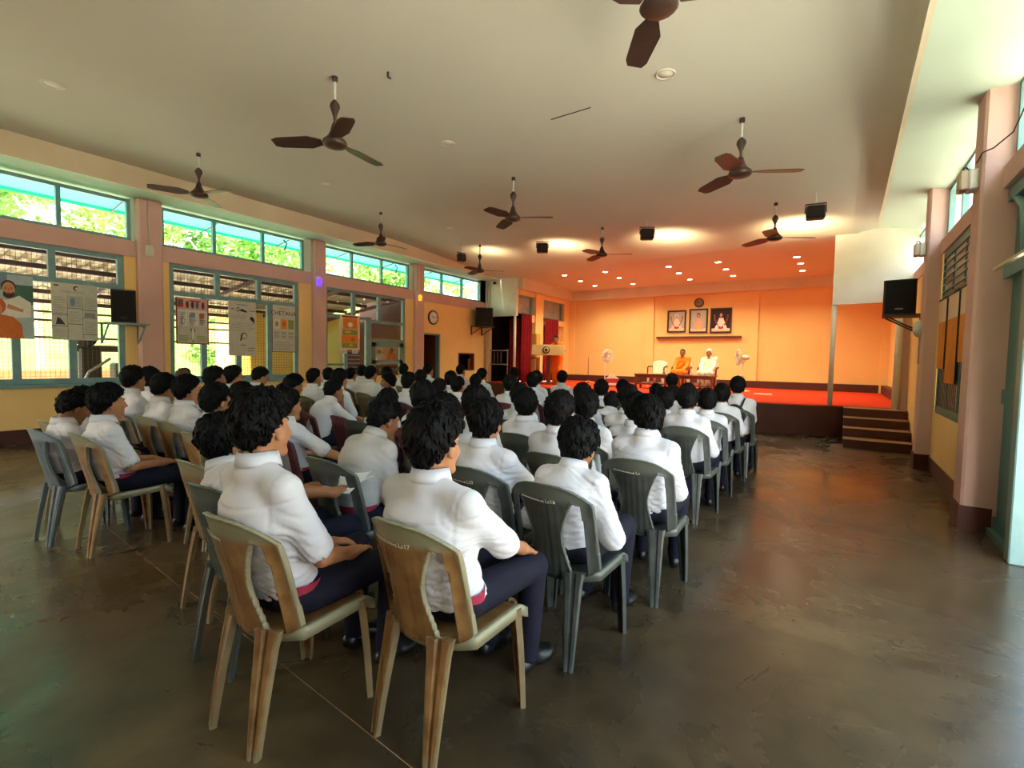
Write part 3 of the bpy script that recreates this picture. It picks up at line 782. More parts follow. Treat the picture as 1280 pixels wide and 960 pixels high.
# lamps washing the ceiling strip in front of the stage
for (px, py, e) in ((700,312,26),(835,292,30),(1000,262,34),(610,332,14)):
    p = at_y(px, py, 10.6); l = bpy.data.lights.new('flood_glow', 'SPOT'); l.energy = e*1.2; l.color = (1,.76,.42); l.spot_size = math.radians(150); l.spot_blend = .5; l.shadow_soft_size = .15
    lo = bpy.data.objects.new('flood_glow', l); lo.location = (p[0], 10.6, zceil(p[0],10.6)-.42); lo.rotation_euler = (math.radians(160), 0, 0); link(lo)

# ================================================================== wall lamps, conduits, clocks, speakers
M['conduit'] = mat('conduit_white', S(214,198,178), .5, .4)
for k, (y, px, col, em, lab) in enumerate(((3.71,(187,315),S(214,206,190),None,'off-white wall lamp on the first pink pillar'),(7.17,(398,352),S(120,80,255),(S(80,40,255),1.6),'glowing purple wall lamp on the second pink pillar'),(10.54,(524.5,372),S(250,200,70),(S(250,180,40),.5),'yellow wall lamp on the third pink pillar'))):
    z = float(at_x(*px, XL+.15)[2]); yy = float(at_x(*px, XL+.15)[1])
    o = empty('wall_lamp', (XL+.12, yy, z)); tag(o, lab, 'wall lamp')
    m_ = mat('lamp_body_%d' % k, col, .4, .5, emit=em)
    MB().lathe([(.025,-.1),(.05,-.08),(.062,0),(.058,.055),(.035,.08)], 16, c=(.06,0,0)).build('shade', m_, o)
    MB().bbox((0,-.06,-.08),(.03,.06,.12),.01).build('mounting_plate', M['offwhite'], o)
    MB().tube([(.012,0,.1),(.012,0,ZS-z-.02)], .014, 6).build('conduit', M['conduit'], o)
def clock(name, c, r, rim, face, lab, M4):
    o = empty(name, c); tag(o, lab, 'wall clock'); o.matrix_world = Matrix.Translation(c) @ M4
    MB().lathe([(r*.82,.0),(r*.82,.03),(r*.9,.05),(r,.035),(r*1.0,0)], 32).build('rim', rim, o)
    MB().lathe([(.001,.034),(r*.84,.034),(r*.84,.03)], 32).build('dial', face, o)
    h = MB()
    for k in range(12):
        a = k*PI/6; h.box((-.006*r/.2, r*.66, .0345),(.006*r/.2, r*.78, .037), M=Matrix.Rotation(a, 4, 'Z'))
    h.build('hour_marks', M['black'], o)
    h = MB(); h.box((-.008,-.02,.037),(.008,r*.45,.04), M=Matrix.Rotation(math.radians(60),4,'Z')); h.build('hour_hand', M['black'], o)
    h = MB(); h.box((-.006,-.02,.041),(.006,r*.66,.044), M=Matrix.Rotation(math.radians(-80),4,'Z')); h.build('minute_hand', M['black'], o)
M['dial'] = mat('clock_dial', S(240,236,224), .4, .4); M['dialgrey'] = mat('clock_dial_grey', S(150,140,110), .5, .4)
toX = Matrix(((0,0,1,0),(1,0,0,0),(0,1,0,0),(0,0,0,1)))    # local z -> +X, local y -> Z
toY = Matrix(((1,0,0,0),(0,0,-1,0),(0,1,0,0),(0,0,0,1)))   # local z -> -Y, local y -> Z
p = at_x(541,397,XL); clock('wall_clock', (XL, p[1], p[2]), .22, M['iron'], M['dial'], 'round wall clock with dark rim above the dark doorway', toX)
p = at_y(874,378.5,18); clock('wall_clock', (p[0], 17.99, p[2]), .16, M['iron'], M['dialgrey'], 'round grey clock above the three framed portraits', toY)
def speaker(loc, rz, w, d, h, lab, logo=False, group='wall speakers'):
    o = empty('loudspeaker', loc, rz); tag(o, lab, 'loudspeaker', group)
    # front faces local -y
    poly = [(-w/2,-d*.42),(-w*.4,-d/2),(w*.4,-d/2),(w/2,-d*.42),(w*.36,d/2),(-w*.36,d/2)]
    MB().prism(poly, 0, h).build('cabinet', M['black'], o)
    MB().bbox((-w*.45,-d*.53,.03*h),(w*.45,-d*.44,h*.97),.012).build('grille', M['grille'], o)
    b = MB().box((-w*.12,-d*.545,h*.13),(w*.12,-d*.53,h*.17)); b.build('badge', M['metal'] if logo else M['iron'], o)
    return o
def bracket(loc, rz, w, d, m, lab, drop=.28):
    o = empty('shelf_bracket', loc, rz); tag(o, lab, 'bracket')
    MB().box((-w/2,-d/2,-.025),(w/2,d/2,0)).build('shelf', m, o)
    for s in (-1,1):
        b = MB(); b.box((s*w*.42-.015, d/2-.03,-drop),(s*w*.42+.015,d/2,0)); b.tube([(s*w*.42,-d/2+.04,-.02),(s*w*.42,d/2-.02,-drop+.02)], .014, 6); b.build('strut', m, o)
# first left wall speaker
p = at_x(158,404,XL+.25); bracket((XL+.22, p[1]-.02, p[2]), PI/2, .62, .4, M['pale_teal'], 'pale teal shelf bracket under the first left wall speaker', .36)
speaker((XL+.22, p[1]-.02, p[2]), PI/2-.35, .34, .3, .56, 'tall black loudspeaker on a teal shelf beside the first pink pillar')
p = at_x(605,408,XL+.35); bracket((XL+.3, p[1], p[2]), PI/2, .7, .56, M['iron'], 'dark bracket under the far left loudspeaker by the wing wall', .3)
speaker((XL+.32, p[1], p[2]), PI/2-.75, .6, .46, .62, 'black loudspeaker high on the wall left of the white wing wall')
p = at_y(1121,394,9.6); bracket((p[0]+.07, 9.65, p[2]), -PI/2-.05, .5, .5, M['iron'], 'dark triangular bracket under the right wall loudspeaker', .3)
speaker((p[0]+.03, 9.6, p[2]), -.12, .4, .42, .52, 'black loudspeaker on the right wall above the stage steps', True)
# boxes on right pillars
for (y, pz, lab) in ((5.9,(1203,235),'beige junction box high on the near right pillar with a cable loop'),(8.9,(1150,322),'beige junction box high on the far right pillar')):
    z = 3.1 if y < 7 else 3.08
    o = empty('junction_box', (.965, y+.02, z)); tag(o, lab, 'junction box')
    MB().bbox((-.07,-.08,-.09),(0,.08,.09),.012).build('box', M['offwhite'], o)
    MB().bbox((-.13,-.085,-.085),(-.072,.075,.085),.01).build('cover', mat('beige_cover', S(196,168,140), .5, .4), o)
    MB().tube([(-.06,0,.09),(-.075,0,.125),(-.095,0,.13),(-.11,0,.085)], .007, 6).build('cable', M['iron'], o)
cb = MB(); cb.tube([(.95,5.9,3.25),(.955,5.74,3.28),(1.02,5.72,3.3),(1.09,5.5,3.33),(1.1,5.2,3.45)], .006, 6)
o = cb.build('cable_run', M['iron']); tag(o, 'thin dark cable bending round the near right pillar', 'cable')
for (y, z, lab, m_) in ((6.35,1.62,'grey switch box beside the near right pillar','metal'),(8.95,1.98,'round cream wall bell on the far right pillar','offwhite')):
    o = empty('switch_box', (XR if y < 7 else .965, y, z)); tag(o, lab, 'switch box')
    if y < 7:
        MB().bbox((-.06,-.09,-.12),(0,.09,.12),.012).build('box', M['metal'], o); MB().tube([(-.02,0,.12),(-.02,0,1.3)], .012, 6).build('conduit', M['conduit'], o)
    else:
        MB().lathe([(.12,0),(.12,.04),(.08,.08),(.02,.09)], 18, M=Matrix.Rotation(-PI/2,4,'Y')).build('bell', M['offwhite'], o); MB().tube([(-.01,0,-.12),(-.01,0,-.5)], .01, 6).build('conduit', M['conduit'], o)

# ================================================================== posters
def paper(name, c, w, h, face, drawer, lab, cat='poster', M4=toX, parent=None, group=None, frame=None, th=.012, base=(1,1,1)):
    """flat sheet: local x right, y up, z out; drawer adds raised coloured patches"""
    o = empty(name, (0,0,0)); tag(o, lab, cat, group)
    o.matrix_world = Matrix.Translation(c) @ M4
    MB().box((-w/2,-h/2,0),(w/2,h/2,th)).build('sheet', face, o)
    pats = {}
    def rect(x0, y0, x1, y1, mname, lift=1):
        pats.setdefault((mname, lift), MB()).box((-w/2+w*x0,-h/2+h*y0,th),(-w/2+w*x1,-h/2+h*y1,th+.0012*lift))
    def ellp(cx, cy, rx, ry, mname, lift=1, n=24, a0=0, a1=2*PI):
        poly = [(-w/2+w*cx+w*rx*math.cos(a0+(a1-a0)*i/n), -h/2+h*cy+h*ry*math.sin(a0+(a1-a0)*i/n)) for i in range(n)]
        pats.setdefault((mname, lift), MB()).prism(poly, th, th+.0012*lift)
    def poly(pts, mname, lift=1):
        pats.setdefault((mname, lift), MB()).prism([(-w/2+w*x, -h/2+h*y) for x, y in pts], th, th+.0012*lift)
    drawer(rect, ellp, poly)
    for (mn, lf), mb in pats.items(): mb.build('print', PM[mn], o)
    if frame:
        f = MB(); t = .05
        for (a, b, c_, d) in ((-w/2-t,-h/2-t,w/2+t,-h/2),(-w/2-t,h/2,w/2+t,h/2+t),(-w/2-t,-h/2,-w/2,h/2),(w/2,-h/2,w/2+t,h/2)): f.bbox((a,b,0),(c_,d,.045),.008)
        f.build('frame', frame, o)
    return o
PM = {}
for k, c in dict(paper=S(206,204,190), ink=S(70,66,64), grey=S(150,148,140), lgrey=S(182,180,170), orange=S(236,140,44), dorange=S(206,100,50), skin=S(206,150,110), beard=S(70,46,36), blue=S(120,150,170), pblue=S(176,196,200), robe=S(214,116,50), green=S(140,160,70), red=S(176,60,50), pink=S(220,170,160), brown=S(110,70,50), white=S(238,234,224), yellow=S(226,190,50), dgreen=S(70,110,100), cream=S(240,214,180), dark=S(44,34,34), violet=S(120,96,130)).items():
    PM[k] = mat('print_'+k, c, .6, .3, noise=(14,.7,5), col2=tuple(x*.82 for x in c))
def pos_poster(x0, y0, x1, y1, X=XL-.04):
    a = at_x(x0, y0, X); b = at_x(x1, y1, X); return ((X, (a[1]+b[1])/2, (a[2]+b[2])/2), abs(b[1]-a[1]), abs(a[2]-b[2]))
def lines(rect, x0, x1, y0, y1, n, m='lgrey', g=.5):
    for k in range(n):
        y = y0+(y1-y0)*k/n; rect(x0, y, x0+(x1-x0)*(.8+.2*((k*7) % 3)/2), y+(y1-y0)/n*g, m)
def d1(rect, ellp, poly):
    rect(0,0,1,1,'pblue'); rect(.6,.55,1,.85,'dgreen',2); rect(0,.75,.5,1,'blue',2)
    poly([(.25,.3),(.95,.35),(.95,.58),(.72,.68),(.5,.6),(.3,.6)],'white',3)
    ellp(.52,.81,.14,.1,'beard',4); ellp(.52,.77,.122,.11,'skin',5); ellp(.52,.69,.11,.065,'beard',6); ellp(.52,.735,.075,.035,'skin',7); ellp(.52,.712,.04,.012,'dorange',8)
    for s in (-1,1): rect(.52+s*.055-.025,.79,.52+s*.055+.025,.797,'beard',8); ellp(.52+s*.055,.775,.016,.008,'beard',8)
    rect(.508,.745,.532,.785,'dorange',8)
    poly([(0,0),(.78,0),(.76,.22),(.6,.34),(.3,.38),(0,.32)],'robe',7); ellp(.22,.5,.24,.15,'dorange',8); ellp(.24,.45,.15,.1,'skin',9); poly([(.48,.47),(.78,.42),(.8,.46),(.5,.54)],'skin',9)
    rect(.16,.47,.22,.48,'beard',10); rect(.28,.47,.34,.48,'beard',10)
def d2(rect, ellp, poly):
    ellp(.53,.92,.06,.045,'ink'); ellp(.55,.915,.045,.03,'paper',2); rect(.06,.94,.16,.965,'ink')
    for x in (.33,.66): rect(x,.02,x+.008,.8,'ink')
    for (a,b,y) in ((0,.33,.24),(0,.33,.44),(.33,.66,.56),(.33,.66,.28),(.66,1,.54),(.66,1,.1),(.66,1,.4)): rect(a,y,b,y+.01,'ink')
    rect(.36,.58,.64,.78,'lgrey'); rect(.7,.42,.95,.5,'grey'); poly([(.08,.27),(.28,.27),(.2,.36),(.12,.4)],'ink',2); ellp(.45,.68,.05,.08,'blue',2)
    for (a,b,y0,y1) in ((.04,.3,.46,.78),(.04,.3,.04,.2),(.37,.63,.32,.52),(.7,.96,.14,.36),(.7,.96,.58,.78)): lines(rect,a,b,y0,y1,7)
    lines(rect,.2,.85,.84,.88,1)
def d3(rect, ellp, poly):
    rect(0,0,.04,1,'red'); rect(.96,0,1,1,'red'); rect(0,0,1,.03,'red'); rect(0,.76,1,1,'pink'); rect(.05,.8,.22,.97,'red',2); ellp(.14,.9,.07,.06,'dgreen',3)
    for x,m in ((.34,'brown'),(.5,'ink'),(.64,'violet'),(.82,'brown')): ellp(x,.86,.05,.08,m,2)
    rect(.4,.93,.75,.96,'red',3)
    for x in (.06,.36,.66): rect(x,.4,x+.28,.74,'white'); lines(rect,x+.03,x+.24,.42,.72,6)
    ellp(.5,.62,.07,.06,'blue',3); ellp(.78,.64,.08,.05,'dorange',3); ellp(.22,.5,.05,.06,'grey',3); ellp(.22,.5,.035,.045,'white',4)
    ellp(.5,.2,.06,.16,'green',2); ellp(.5,.3,.07,.06,'dgreen',3); ellp(.5,.22,.045,.14,'white',4); lines(rect,.08,.4,.06,.2,5,'green'); lines(rect,.62,.94,.06,.2,5,'green')
def d4(rect, ellp, poly):
    lines(rect,.3,.75,.93,.95,1,'ink'); rect(.1,.845,.2,.86,'ink'); ellp(.34,.85,.06,.04,'ink'); ellp(.34,.85,.04,.025,'paper',2); poly([(.4,.82),(.66,.8),(.66,.83),(.46,.87)],'ink'); rect(.74,.83,.98,.84,'ink')
    lines(rect,.1,.7,.68,.76,3); poly([(.76,.68),(.92,.7),(.95,.6),(.9,.72),(.8,.73)],'ink')
    ellp(.55,.37,.12,.06,'ink'); ellp(.55,.365,.1,.045,'paper',2); poly([(.4,.28),(.46,.28),(.5,.4),(.44,.38)],'ink',3); rect(.4,.19,.62,.2,'ink'); rect(.51,.19,.52,.24,'ink'); rect(.68,.14,.95,.15,'ink'); rect(.68,.09,.92,.1,'ink')
    lines(rect,.05,.95,.45,.62,6)
def d5(rect, ellp, poly):
    lines(rect,.3,.7,.92,.95,1,'grey')
    for k,(x,m) in enumerate(((.08,'cream'),(.39,'orange'),(.7,'green'))): rect(x,.5,x+.25,.7,m); ellp(x+.12,.6,.07,.06,'dorange' if k==1 else 'grey',2)
    for y in (.3,.38): 
        for x in (.08,.39,.7): lines(rect,x,x+.26,y,y+.07,2,'grey')
    lines(rect,.08,.92,.06,.24,4,'lgrey'); rect(0,0,1,.012,'ink'); rect(0,0,.02,1,'ink')
def d6(rect, ellp, poly):
    rect(.0,.0,1,1,'cream'); rect(.15,.62,.88,.9,'orange',2); ellp(.52,.72,.12,.07,'white',3); rect(.1,.92,.9,.97,'red',2); rect(.12,.44,.9,.58,'green',2); ellp(.4,.51,.16,.04,'yellow',3); rect(.08,.22,.92,.42,'orange',2); ellp(.65,.31,.12,.05,'dorange',3); rect(.1,.06,.9,.2,'green',2); ellp(.55,.14,.1,.04,'yellow',3)
    for y in (.43,.6,.21): rect(.08,y,.92,y+.008,'brown',3)
c, w, h = pos_poster(-26,339,43,424); paper('poster', c, w, h, PM['pblue'], d1, 'painted poster of bearded figures in white and orange at the far left')
c, w, h = pos_poster(63,352,122.5,426); paper('poster', c, w, h, PM['paper'], d2, 'grey newsprint wall poster left of the first loudspeaker')
c, w, h = pos_poster(219,371,261,431); paper('poster', c, w, h, PM['paper'], d3, 'red-bordered handmade wall magazine in the second window')
c, w, h = pos_poster(285,375,320,445); paper('poster', c, w, h, PM['paper'], d4, 'tall white poster with handwriting in the middle of the second window')
c, w, h = pos_poster(339.5,380.5,368.5,440.5); o5 = paper('poster', c, w, h, PM['paper'], d5, 'white poster headed CHETANA left of the second pink pillar')
def text(s, size, loc, m, parent, M4=None, name='lettering', ext=.001, align='CENTER'):
    cu = bpy.data.curves.new(name, 'FONT'); cu.body = s; cu.size = size; cu.extrude = ext; cu.align_x = align; cu.resolution_u = 2
    cu.materials.append(m); o = bpy.data.objects.new(name, cu); link(o, parent)
    bpy.context.view_layer.update(); me = bpy.data.meshes.new_from_object(o.evaluated_get(bpy.context.evaluated_depsgraph_get()))
    bpy.data.objects.remove(o); o = ob(name, me, parent); o.matrix_basis = Matrix.Translation(loc) @ (M4 or Matrix()); return o
text('CHETANA', h*.125, (0.0, h*.29, .0135), PM['ink'], o5)
c, w, h = pos_poster(424.5,392.5,449,438); paper('poster', c, w, h, PM['cream'], d6, 'orange and green festival poster in the third window')
for (x0, lab) in ((426,'left'),(440,'right')):
    c, w, h = pos_poster(x0,437,x0+7,442); paper('notice', c, w, h, PM['white'], lambda r,e,p: lines(r,.1,.9,.1,.9,4), 'small white notice under the %s corner of the festival poster' % lab, 'notice')
# orange cloth banners on the right window
M['banner'] = mat('banner_orange', S(228,150,64), .8, .2, noise=(3,.8,5), col2=S(206,124,44)); M['bannertop'] = mat('banner_white', S(226,206,182), .8, .2)
for (y0, y1, zb, lab) in ((8.05,8.56,1.42,'left'),(7.32,7.96,1.25,'middle'),(6.72,7.24,1.5,'right')):
    o = empty('wall_banner', (XR-.012, (y0+y1)/2, 2.3)); tag(o, 'orange and white hanging chart, %s of three on the right window' % lab, 'banner', 'charts on the right window'); w = (y1-y0)/2
    MB().box((0,-w,zb-2.3),(.01,w,-.28)).build('sheet', M['banner'], o); MB().box((0,-w,-.28),(.01,w,.02)).build('header', M['bannertop'], o)
    MB().tube([(.0,-w-.01,.02),(.0,w+.01,.02)], .014, 6).build('top_rod', M['iron'], o); MB().tube([(0,-w-.015,.0),(0,-w-.015,zb-2.3)], .008, 5).build('edge_cord', M['iron'], o)

# ================================================================== framed portraits (plain seated figures) and rail on the back wall
def port(bg, robe, gar, hd):
    def d(rect, ellp, poly):
        rect(0,0,1,1,bg); rect(0,0,1,.14,'cream',2); poly([(.14,.1),(.86,.1),(.74,.34),(.62,.62),(.4,.62),(.28,.34)],robe,3); ellp(.5,.76,.11,.12,hd,4); ellp(.5,.74,.075,.085,'skin',5)
        for s in (-1,1):
            for k in range(6): t=k/5; ellp(.5+s*(.36-.26*t**2),.72-.5*t,.05,.035,gar,6)
        ellp(.5,.16,.14,.05,gar,7)
    return d
for (x0,y0,x1,y1,args,lab) in ((836,390,855,413.5,('lgrey','cream','red','white'),'left'),(863.5,388,882,414,('lgrey','pink','yellow','beard'),'middle'),(890,387,912,414,('dark','white','red','dark'),'right')):
    a = at_y(x0,y0,17.93); b = at_y(x1,y1,17.93)
    paper('framed_portrait', ((a[0]+b[0])/2, 17.985, (a[2]+b[2])/2), b[0]-a[0], a[2]-b[2], PM['cream'], port(*args), 'framed garlanded portrait of a seated figure, %s of three on the stage wall' % lab, 'framed picture', toY, None, 'stage portraits', M['iron'])
a = at_y(821,422,17.95); b = at_y(927,420.5,17.95)
o = MB().bbox((a[0],17.86,a[2]-.04),(b[0],18.0,a[2]+.03),.01).build('wall_shelf', M['wood']); tag(o, 'long thin dark wooden ledge below the three portraits', 'ledge')

# ================================================================== stage things
def curtain(name, p0, p1, z0, z1, n, lab, m_):
    V = []; F = []; N = 90; K = 6
    p0 = np.array(p0); p1 = np.array(p1); d = p1-p0; L = np.linalg.norm(d); nr = np.array([d[1], -d[0]])/L
    for k in range(K):
        z = z0+(z1-z0)*k/(K-1)
        for i in range(N):
            t = i/(N-1); pinch = 1-.25*math.sin(PI*k/(K-1))**2*0; q = p0+d*t+nr*(.04*math.sin(t*n*2*PI+.5*math.sin(3*z))+.012*math.sin(5*t*n)); V.append((q[0], q[1], z))
    for k in range(K-1):
        for i in range(N-1): a = k*N+i; F.append((a, a+1, a+N+1, a+N))
    o = MB().add(V, F, 0, True).build(name, m_); md = o.modifiers.new('thick', 'SOLIDIFY'); md.thickness = .006
    tag(o, lab, 'curtain', 'stage curtains'); return o
M['maroon'] = mat('maroon_curtain', S(150,28,40), .85, .2, noise=(6,.7), col2=S(116,18,28))
curtain('curtain', (-9.9,14.6), (-9.4,14.5), ZT+.02, 2.9, 4, 'maroon curtain hanging left of the white stage pole', M['maroon'])
curtain('curtain', (-9.2,14.25), (-9.2,14.95), ZT+.02, 3.05, 5, 'maroon curtain hanging just right of the white stage pole', M['maroon'])
curtain('curtain', (-9.17,15.82), (-9.17,16.9), ZT+.02, 3.0, 7, 'maroon curtain hanging behind the orange-robed speaker', M['maroon'])
rl = MB()
for z in (1.25, 1.75): rl.tube([(-10.7,14.2,z),(-9.7,14.2,z)], .025, 6)
for x in (-10.3,-10.15,-10.0): rl.tube([(x,14.2,1.3),(x,14.2,1.7)], .015, 5)
for x in (-10.65,-9.72): rl.tube([(x,14.2,ZT),(x,14.2,1.8)], .02, 6)
o = rl.build('railing', M['metal']); tag(o, 'white metal railing in the dark passage left of the stage', 'railing')
cbn = empty('wood_cabinet', (-9.12, 15.0, ZT+.006)); tag(cbn, 'tall yellowish wooden board cabinet between the maroon curtains', 'cabinet')
MB().bbox((-.12,-.02,0),(.1,.26,1.75),.01).build('body', M['ply'], cbn); MB().box((.1,.0,.9),(.115,.25,1.72)).build('door', M['ply'], cbn); MB().box((.1,.0,.06),(.115,.25,.86)).build('door', M['wood'], cbn); MB().box((-.12,-.025,.86),(.12,.265,.9)).build('shelf', M['wood'], cbn)
# podium
PX, PY = -7.95, 14.0
pd = empty('podium', (PX, PY, ZT+.006), .3); tag(pd, 'wooden lectern with a broad pale top board and round emblem', 'lectern')
rt_ = Matrix.Rotation(math.radians(-28), 4, 'X')
M['podtop'] = mat('podium_board', S(232,200,140), .5, .3, noise=(3,.7), col2=S(216,180,116))
MB().bbox((-.55,-.03,-.16),(.55,.0,.2),.01, M=Matrix.Translation((0,-.06,1.12)) @ Matrix.Rotation(math.radians(-14),4,'X')).build('front_board', M['podtop'], pd)
MB().bbox((-.5,-.05,1.2),(.5,.4,1.24),.01).build('desk_top', M['podtop'], pd)
MB().lathe([(.001,.0),(.12,.0),(.125,.008),(.001,.012)], 24, M=Matrix.Translation((-.05,-.105,1.14)) @ Matrix.Rotation(PI/2-.24,4,'X')).build('emblem', M['iron'], pd)
MB().lathe([(.06,.0),(.085,.0),(.085,.006),(.06,.006)], 24, M=Matrix.Translation((-.05,-.118,1.14)) @ Matrix.Rotation(PI/2-.24,4,'X'), caps=False).build('emblem_ring', M['podtop'], pd)
MB().bbox((-.06,.05,.04),(.06,.17,1.2),.01).build('column', M['wood'], pd); MB().bbox((-.3,-.1,0),(.3,.32,.05),.01).build('base', M['wood'], pd)
mc = empty('microphone', (PX-.02, PY+.12, ZT+1.25)); tag(mc, 'thin gooseneck microphone rising from the lectern top', 'microphone')
MB().tube([(0,0,-.002),(0,.02,.12),(0,.06,.2)], .008, 6).build('gooseneck', M['black'], mc); MB().lathe([(.01,0),(.022,.02),(.02,.07),(.005,.08)], 10, c=(0,.06,.19)).build('head', M['black'], mc)
# mic stand
p = at_z(733,474.5,ZT); sx, sy = float(at_y(735,470,15.6)[0]), 15.6
ms = empty('microphone_stand', (sx, sy, ZT+.006)); tag(ms, 'slim dark microphone stand alone on the red carpet', 'microphone stand')
MB().tube([(0,0,.02),(0,0,.95)], .012, 8).build('pole', M['iron'], ms)
b = MB()
for k in range(3): a = k*2*PI/3+.3; b.tube([(0,0,.12),(.26*math.cos(a),.26*math.sin(a),.01)], .01, 6)
b.build('tripod', M['chrome'], ms)
# pedestal fans
def pfan(x, y, rz, lab, hz=.98):
    o = empty('pedestal_fan', (x, y, ZT+.006), rz); tag(o, lab, 'pedestal fan', 'white pedestal fans')
    MB().lathe([(.22,0),(.22,.025),(.06,.05),(.03,.06)], 24).build('base', M['offwhite'], o)
    MB().tube([(0,0,.05),(0,0,hz-.1)], .022, 10).build('pole', M['offwhite'], o)
    MB().tube([(0,.16,hz),(0,.05,hz),(0,-.06,hz)], [.055,.075,.06], 14).build('motor', M['offwhite'], o)
    MB().bbox((-.05,-.04,hz-.16),(.05,.05,hz-.06),.01).build('control_box', M['offwhite'], o)
    g = MB()
    for r in (.06,.13,.2,.24):
        for yy in ((-.17,-.09) if r < .23 else (-.13,)): g.tube([(r*math.cos(a),yy,hz+r*math.sin(a)) for a in np.linspace(0,2*PI,25)], .004 if r < .23 else .01, 5, caps=False)
    for k in range(28):
        a = k*2*PI/28
        for yy in (-.175,-.085): g.tube([(.05*math.cos(a),yy,hz+.05*math.sin(a)),(.2*math.cos(a),yy,hz+.2*math.sin(a)),(.24*math.cos(a),-.13,hz+.24*math.sin(a))], .003, 4)
    g.build('cage', M['offwhite'], o)
    for k in range(3):
        a = k*2*PI/3+.4; V, F = fan_blade(0); V = [(x*.34, y*1.0, z) for x, y, z in V]
        V = [(x*math.cos(a)-y*math.sin(a), -.13+z, hz+x*math.sin(a)+y*math.cos(a)) for x, y, z in V]
        MB().add(V, F).build('blade', mat('fan_blade_grey', S(190,180,160), .4, .4) if 'fan_blade_grey' not in bpy.data.materials else bpy.data.materials['fan_blade_grey'], o)
    MB().lathe([(.05,0),(.04,.03),(.0,.035)], 12, M=Matrix.Translation((0,-.13,hz)) @ Matrix.Rotation(PI/2,4,'X')).build('hub', M['offwhite'], o)
pfan(float(at_y(756,470,15.9)[0]), 15.9, 1.1, 'white pedestal fan at the left of the stage beside the slim stand')
pfan(float(at_y(928,470,15.4)[0]), 15.4, -1.15, 'white pedestal fan at the right beside the man in white')
pb = float(at_y(765,483,14.6)[0])
o = empty('paper_box', (pb, 14.6, ZT+.006), .4); tag(o, 'small red and white box on the carpet in front of the left fan', 'box')
MB().bbox((-.2,-.14,0),(.2,.14,.26),.01).build('body', PM['red'], o); MB().prism([(-.2,.26),(.2,.26),(.0,.42)], -.14, .14, M=Matrix(((1,0,0,0),(0,0,1,0),(0,1,0,0),(0,0,0,1)))).build('flap', PM['white'], o); MB().box((-.19,-.143,.05),(.19,-.14,.12)).build('band', PM['white'], o)
# coffee tables
def ctable(x, y, lab):
    o = empty('coffee_table', (x, y, ZT+.006)); tag(o, lab, 'table', 'low tables on the stage')
    MB().bbox((-.5,-.26,.4),(.5,.26,.45),.012).build('tabletop', M['wood'], o); MB().box((-.42,-.2,.12),(.42,.2,.15)).build('shelf', M['wood'], o)
    MB().box((-.45,-.22,.33),(.45,.22,.4)).build('apron', M['wood'], o)
    for sx_ in (-1,1):
        for sy_ in (-1,1): MB().bbox((sx_*.45-.03,sy_*.22-.03,0),(sx_*.45+.03,sy_*.22+.03,.4),.006).build('leg', M['wood'], o)
    for k in range(3): tag(MB().bbox((x-.3+k*.22,y-.16,ZT+.1575),(x-.12+k*.22,y+.1,ZT+.2+.03*(k%2)),.004).build('book', PM[('cream','pink','white')[k]]), ('cream','pink','white')[k]+' book on the shelf of the '+lab.split(' low')[0]+' table on the stage', 'book', 'books under the stage tables')
ctable(float(at_y(816,470,14.7)[0]), 14.7, 'left low brown wooden table in front of the empty white chair')
ctable(float(at_y(871,470,14.7)[0]), 14.7, 'right low brown wooden table in front of the two seated men')
t_ = float(at_y(826,464,14.7)[0])
for k, (dx, m_, lab) in enumerate(((0,'chrome','steel tumbler on the left low stage table'),)):
    o = MB().lathe([(.03,0),(.036,.1),(.032,.1),(.027,.008)], 14, c=(t_+.1,14.7,ZT+.457)).build('tumbler', M['metal']); tag(o, lab, 'tumbler')
tv = float(at_y(866,463,14.7)[0])
bt = empty('water_bottle', (tv, 14.62, ZT+.457)); tag(bt, 'small clear water bottle on the right low stage table', 'bottle')
MB().lathe([(.03,0),(.032,.02),(.032,.12),(.012,.16),(.012,.18)], 12).build('body', PM['white'], bt); MB().lathe([(.014,.18),(.014,.2),(.0,.2)], 10).build('cap', PM['blue'], bt)
pm_ = MB().box((-.3,14.2,ZT+.007),(.12,14.38,ZT+.03)).build('paper_sheet', PM['white']); pm_.location = (-1.5, .0, 0); tag(pm_, 'white paper lying on the red carpet right of the right fan', 'paper')
# floor joints
for a, b in (((364,840),(490,940)),((142,666),(229,737))):
    A_ = at_z(*a, 0); B_ = at_z(*b, 0); d_ = (B_-A_)/np.linalg.norm(B_-A_)
    o = MB().tube([A_-d_*1.2+np.array([0,0,-.002]), B_+d_*.8+np.array([0,0,-.002])], .0034, 6).build('floor_joint', M['tread']); tag(o, kind='structure')
# slippers
def slipper(x, y, rz, lab):
    o = empty('slipper', (x, y, 0), rz); tag(o, lab, 'slipper', 'slippers left by the steps')
    pts = [(.045*math.cos(a)*(1-.12*math.sin(a)), .125*math.sin(a)) for a in np.linspace(0, 2*PI, 22, endpoint=False)]
    MB().prism(pts, 0, .022).build('sole', M['black'], o)
    s = MB()
    for q in (-1,1): s.tube([(0,.07,.02),(q*.02,.04,.05),(q*.042,-.01,.022)], .009, 6)
    s.build('strap', M['iron'], o)
for (px, py, r, lab) in ((1024,557,.2,'left slipper of the nearer pair by the stage steps'),(1034,557,.1,'right slipper of the nearer pair by the stage steps'),(1031,551,-.5,'left slipper of the farther pair by the stage steps'),(1043,553,-.7,'right slipper of the farther pair by the stage steps')):
    p = at_z(px, py, 0); slipper(p[0], p[1], r, lab)
for k, x in enumerate((-10.42, -10.3)):
    o = MB().tube([(x,13.86,ZT if k else 0),(x,13.86,4.15)], .03, 8).build('wall_pipe', M['conduit']); tag(o, ('left','right')[k]+' pale vertical pipe in the corner beside the far left loudspeaker', 'pipe')
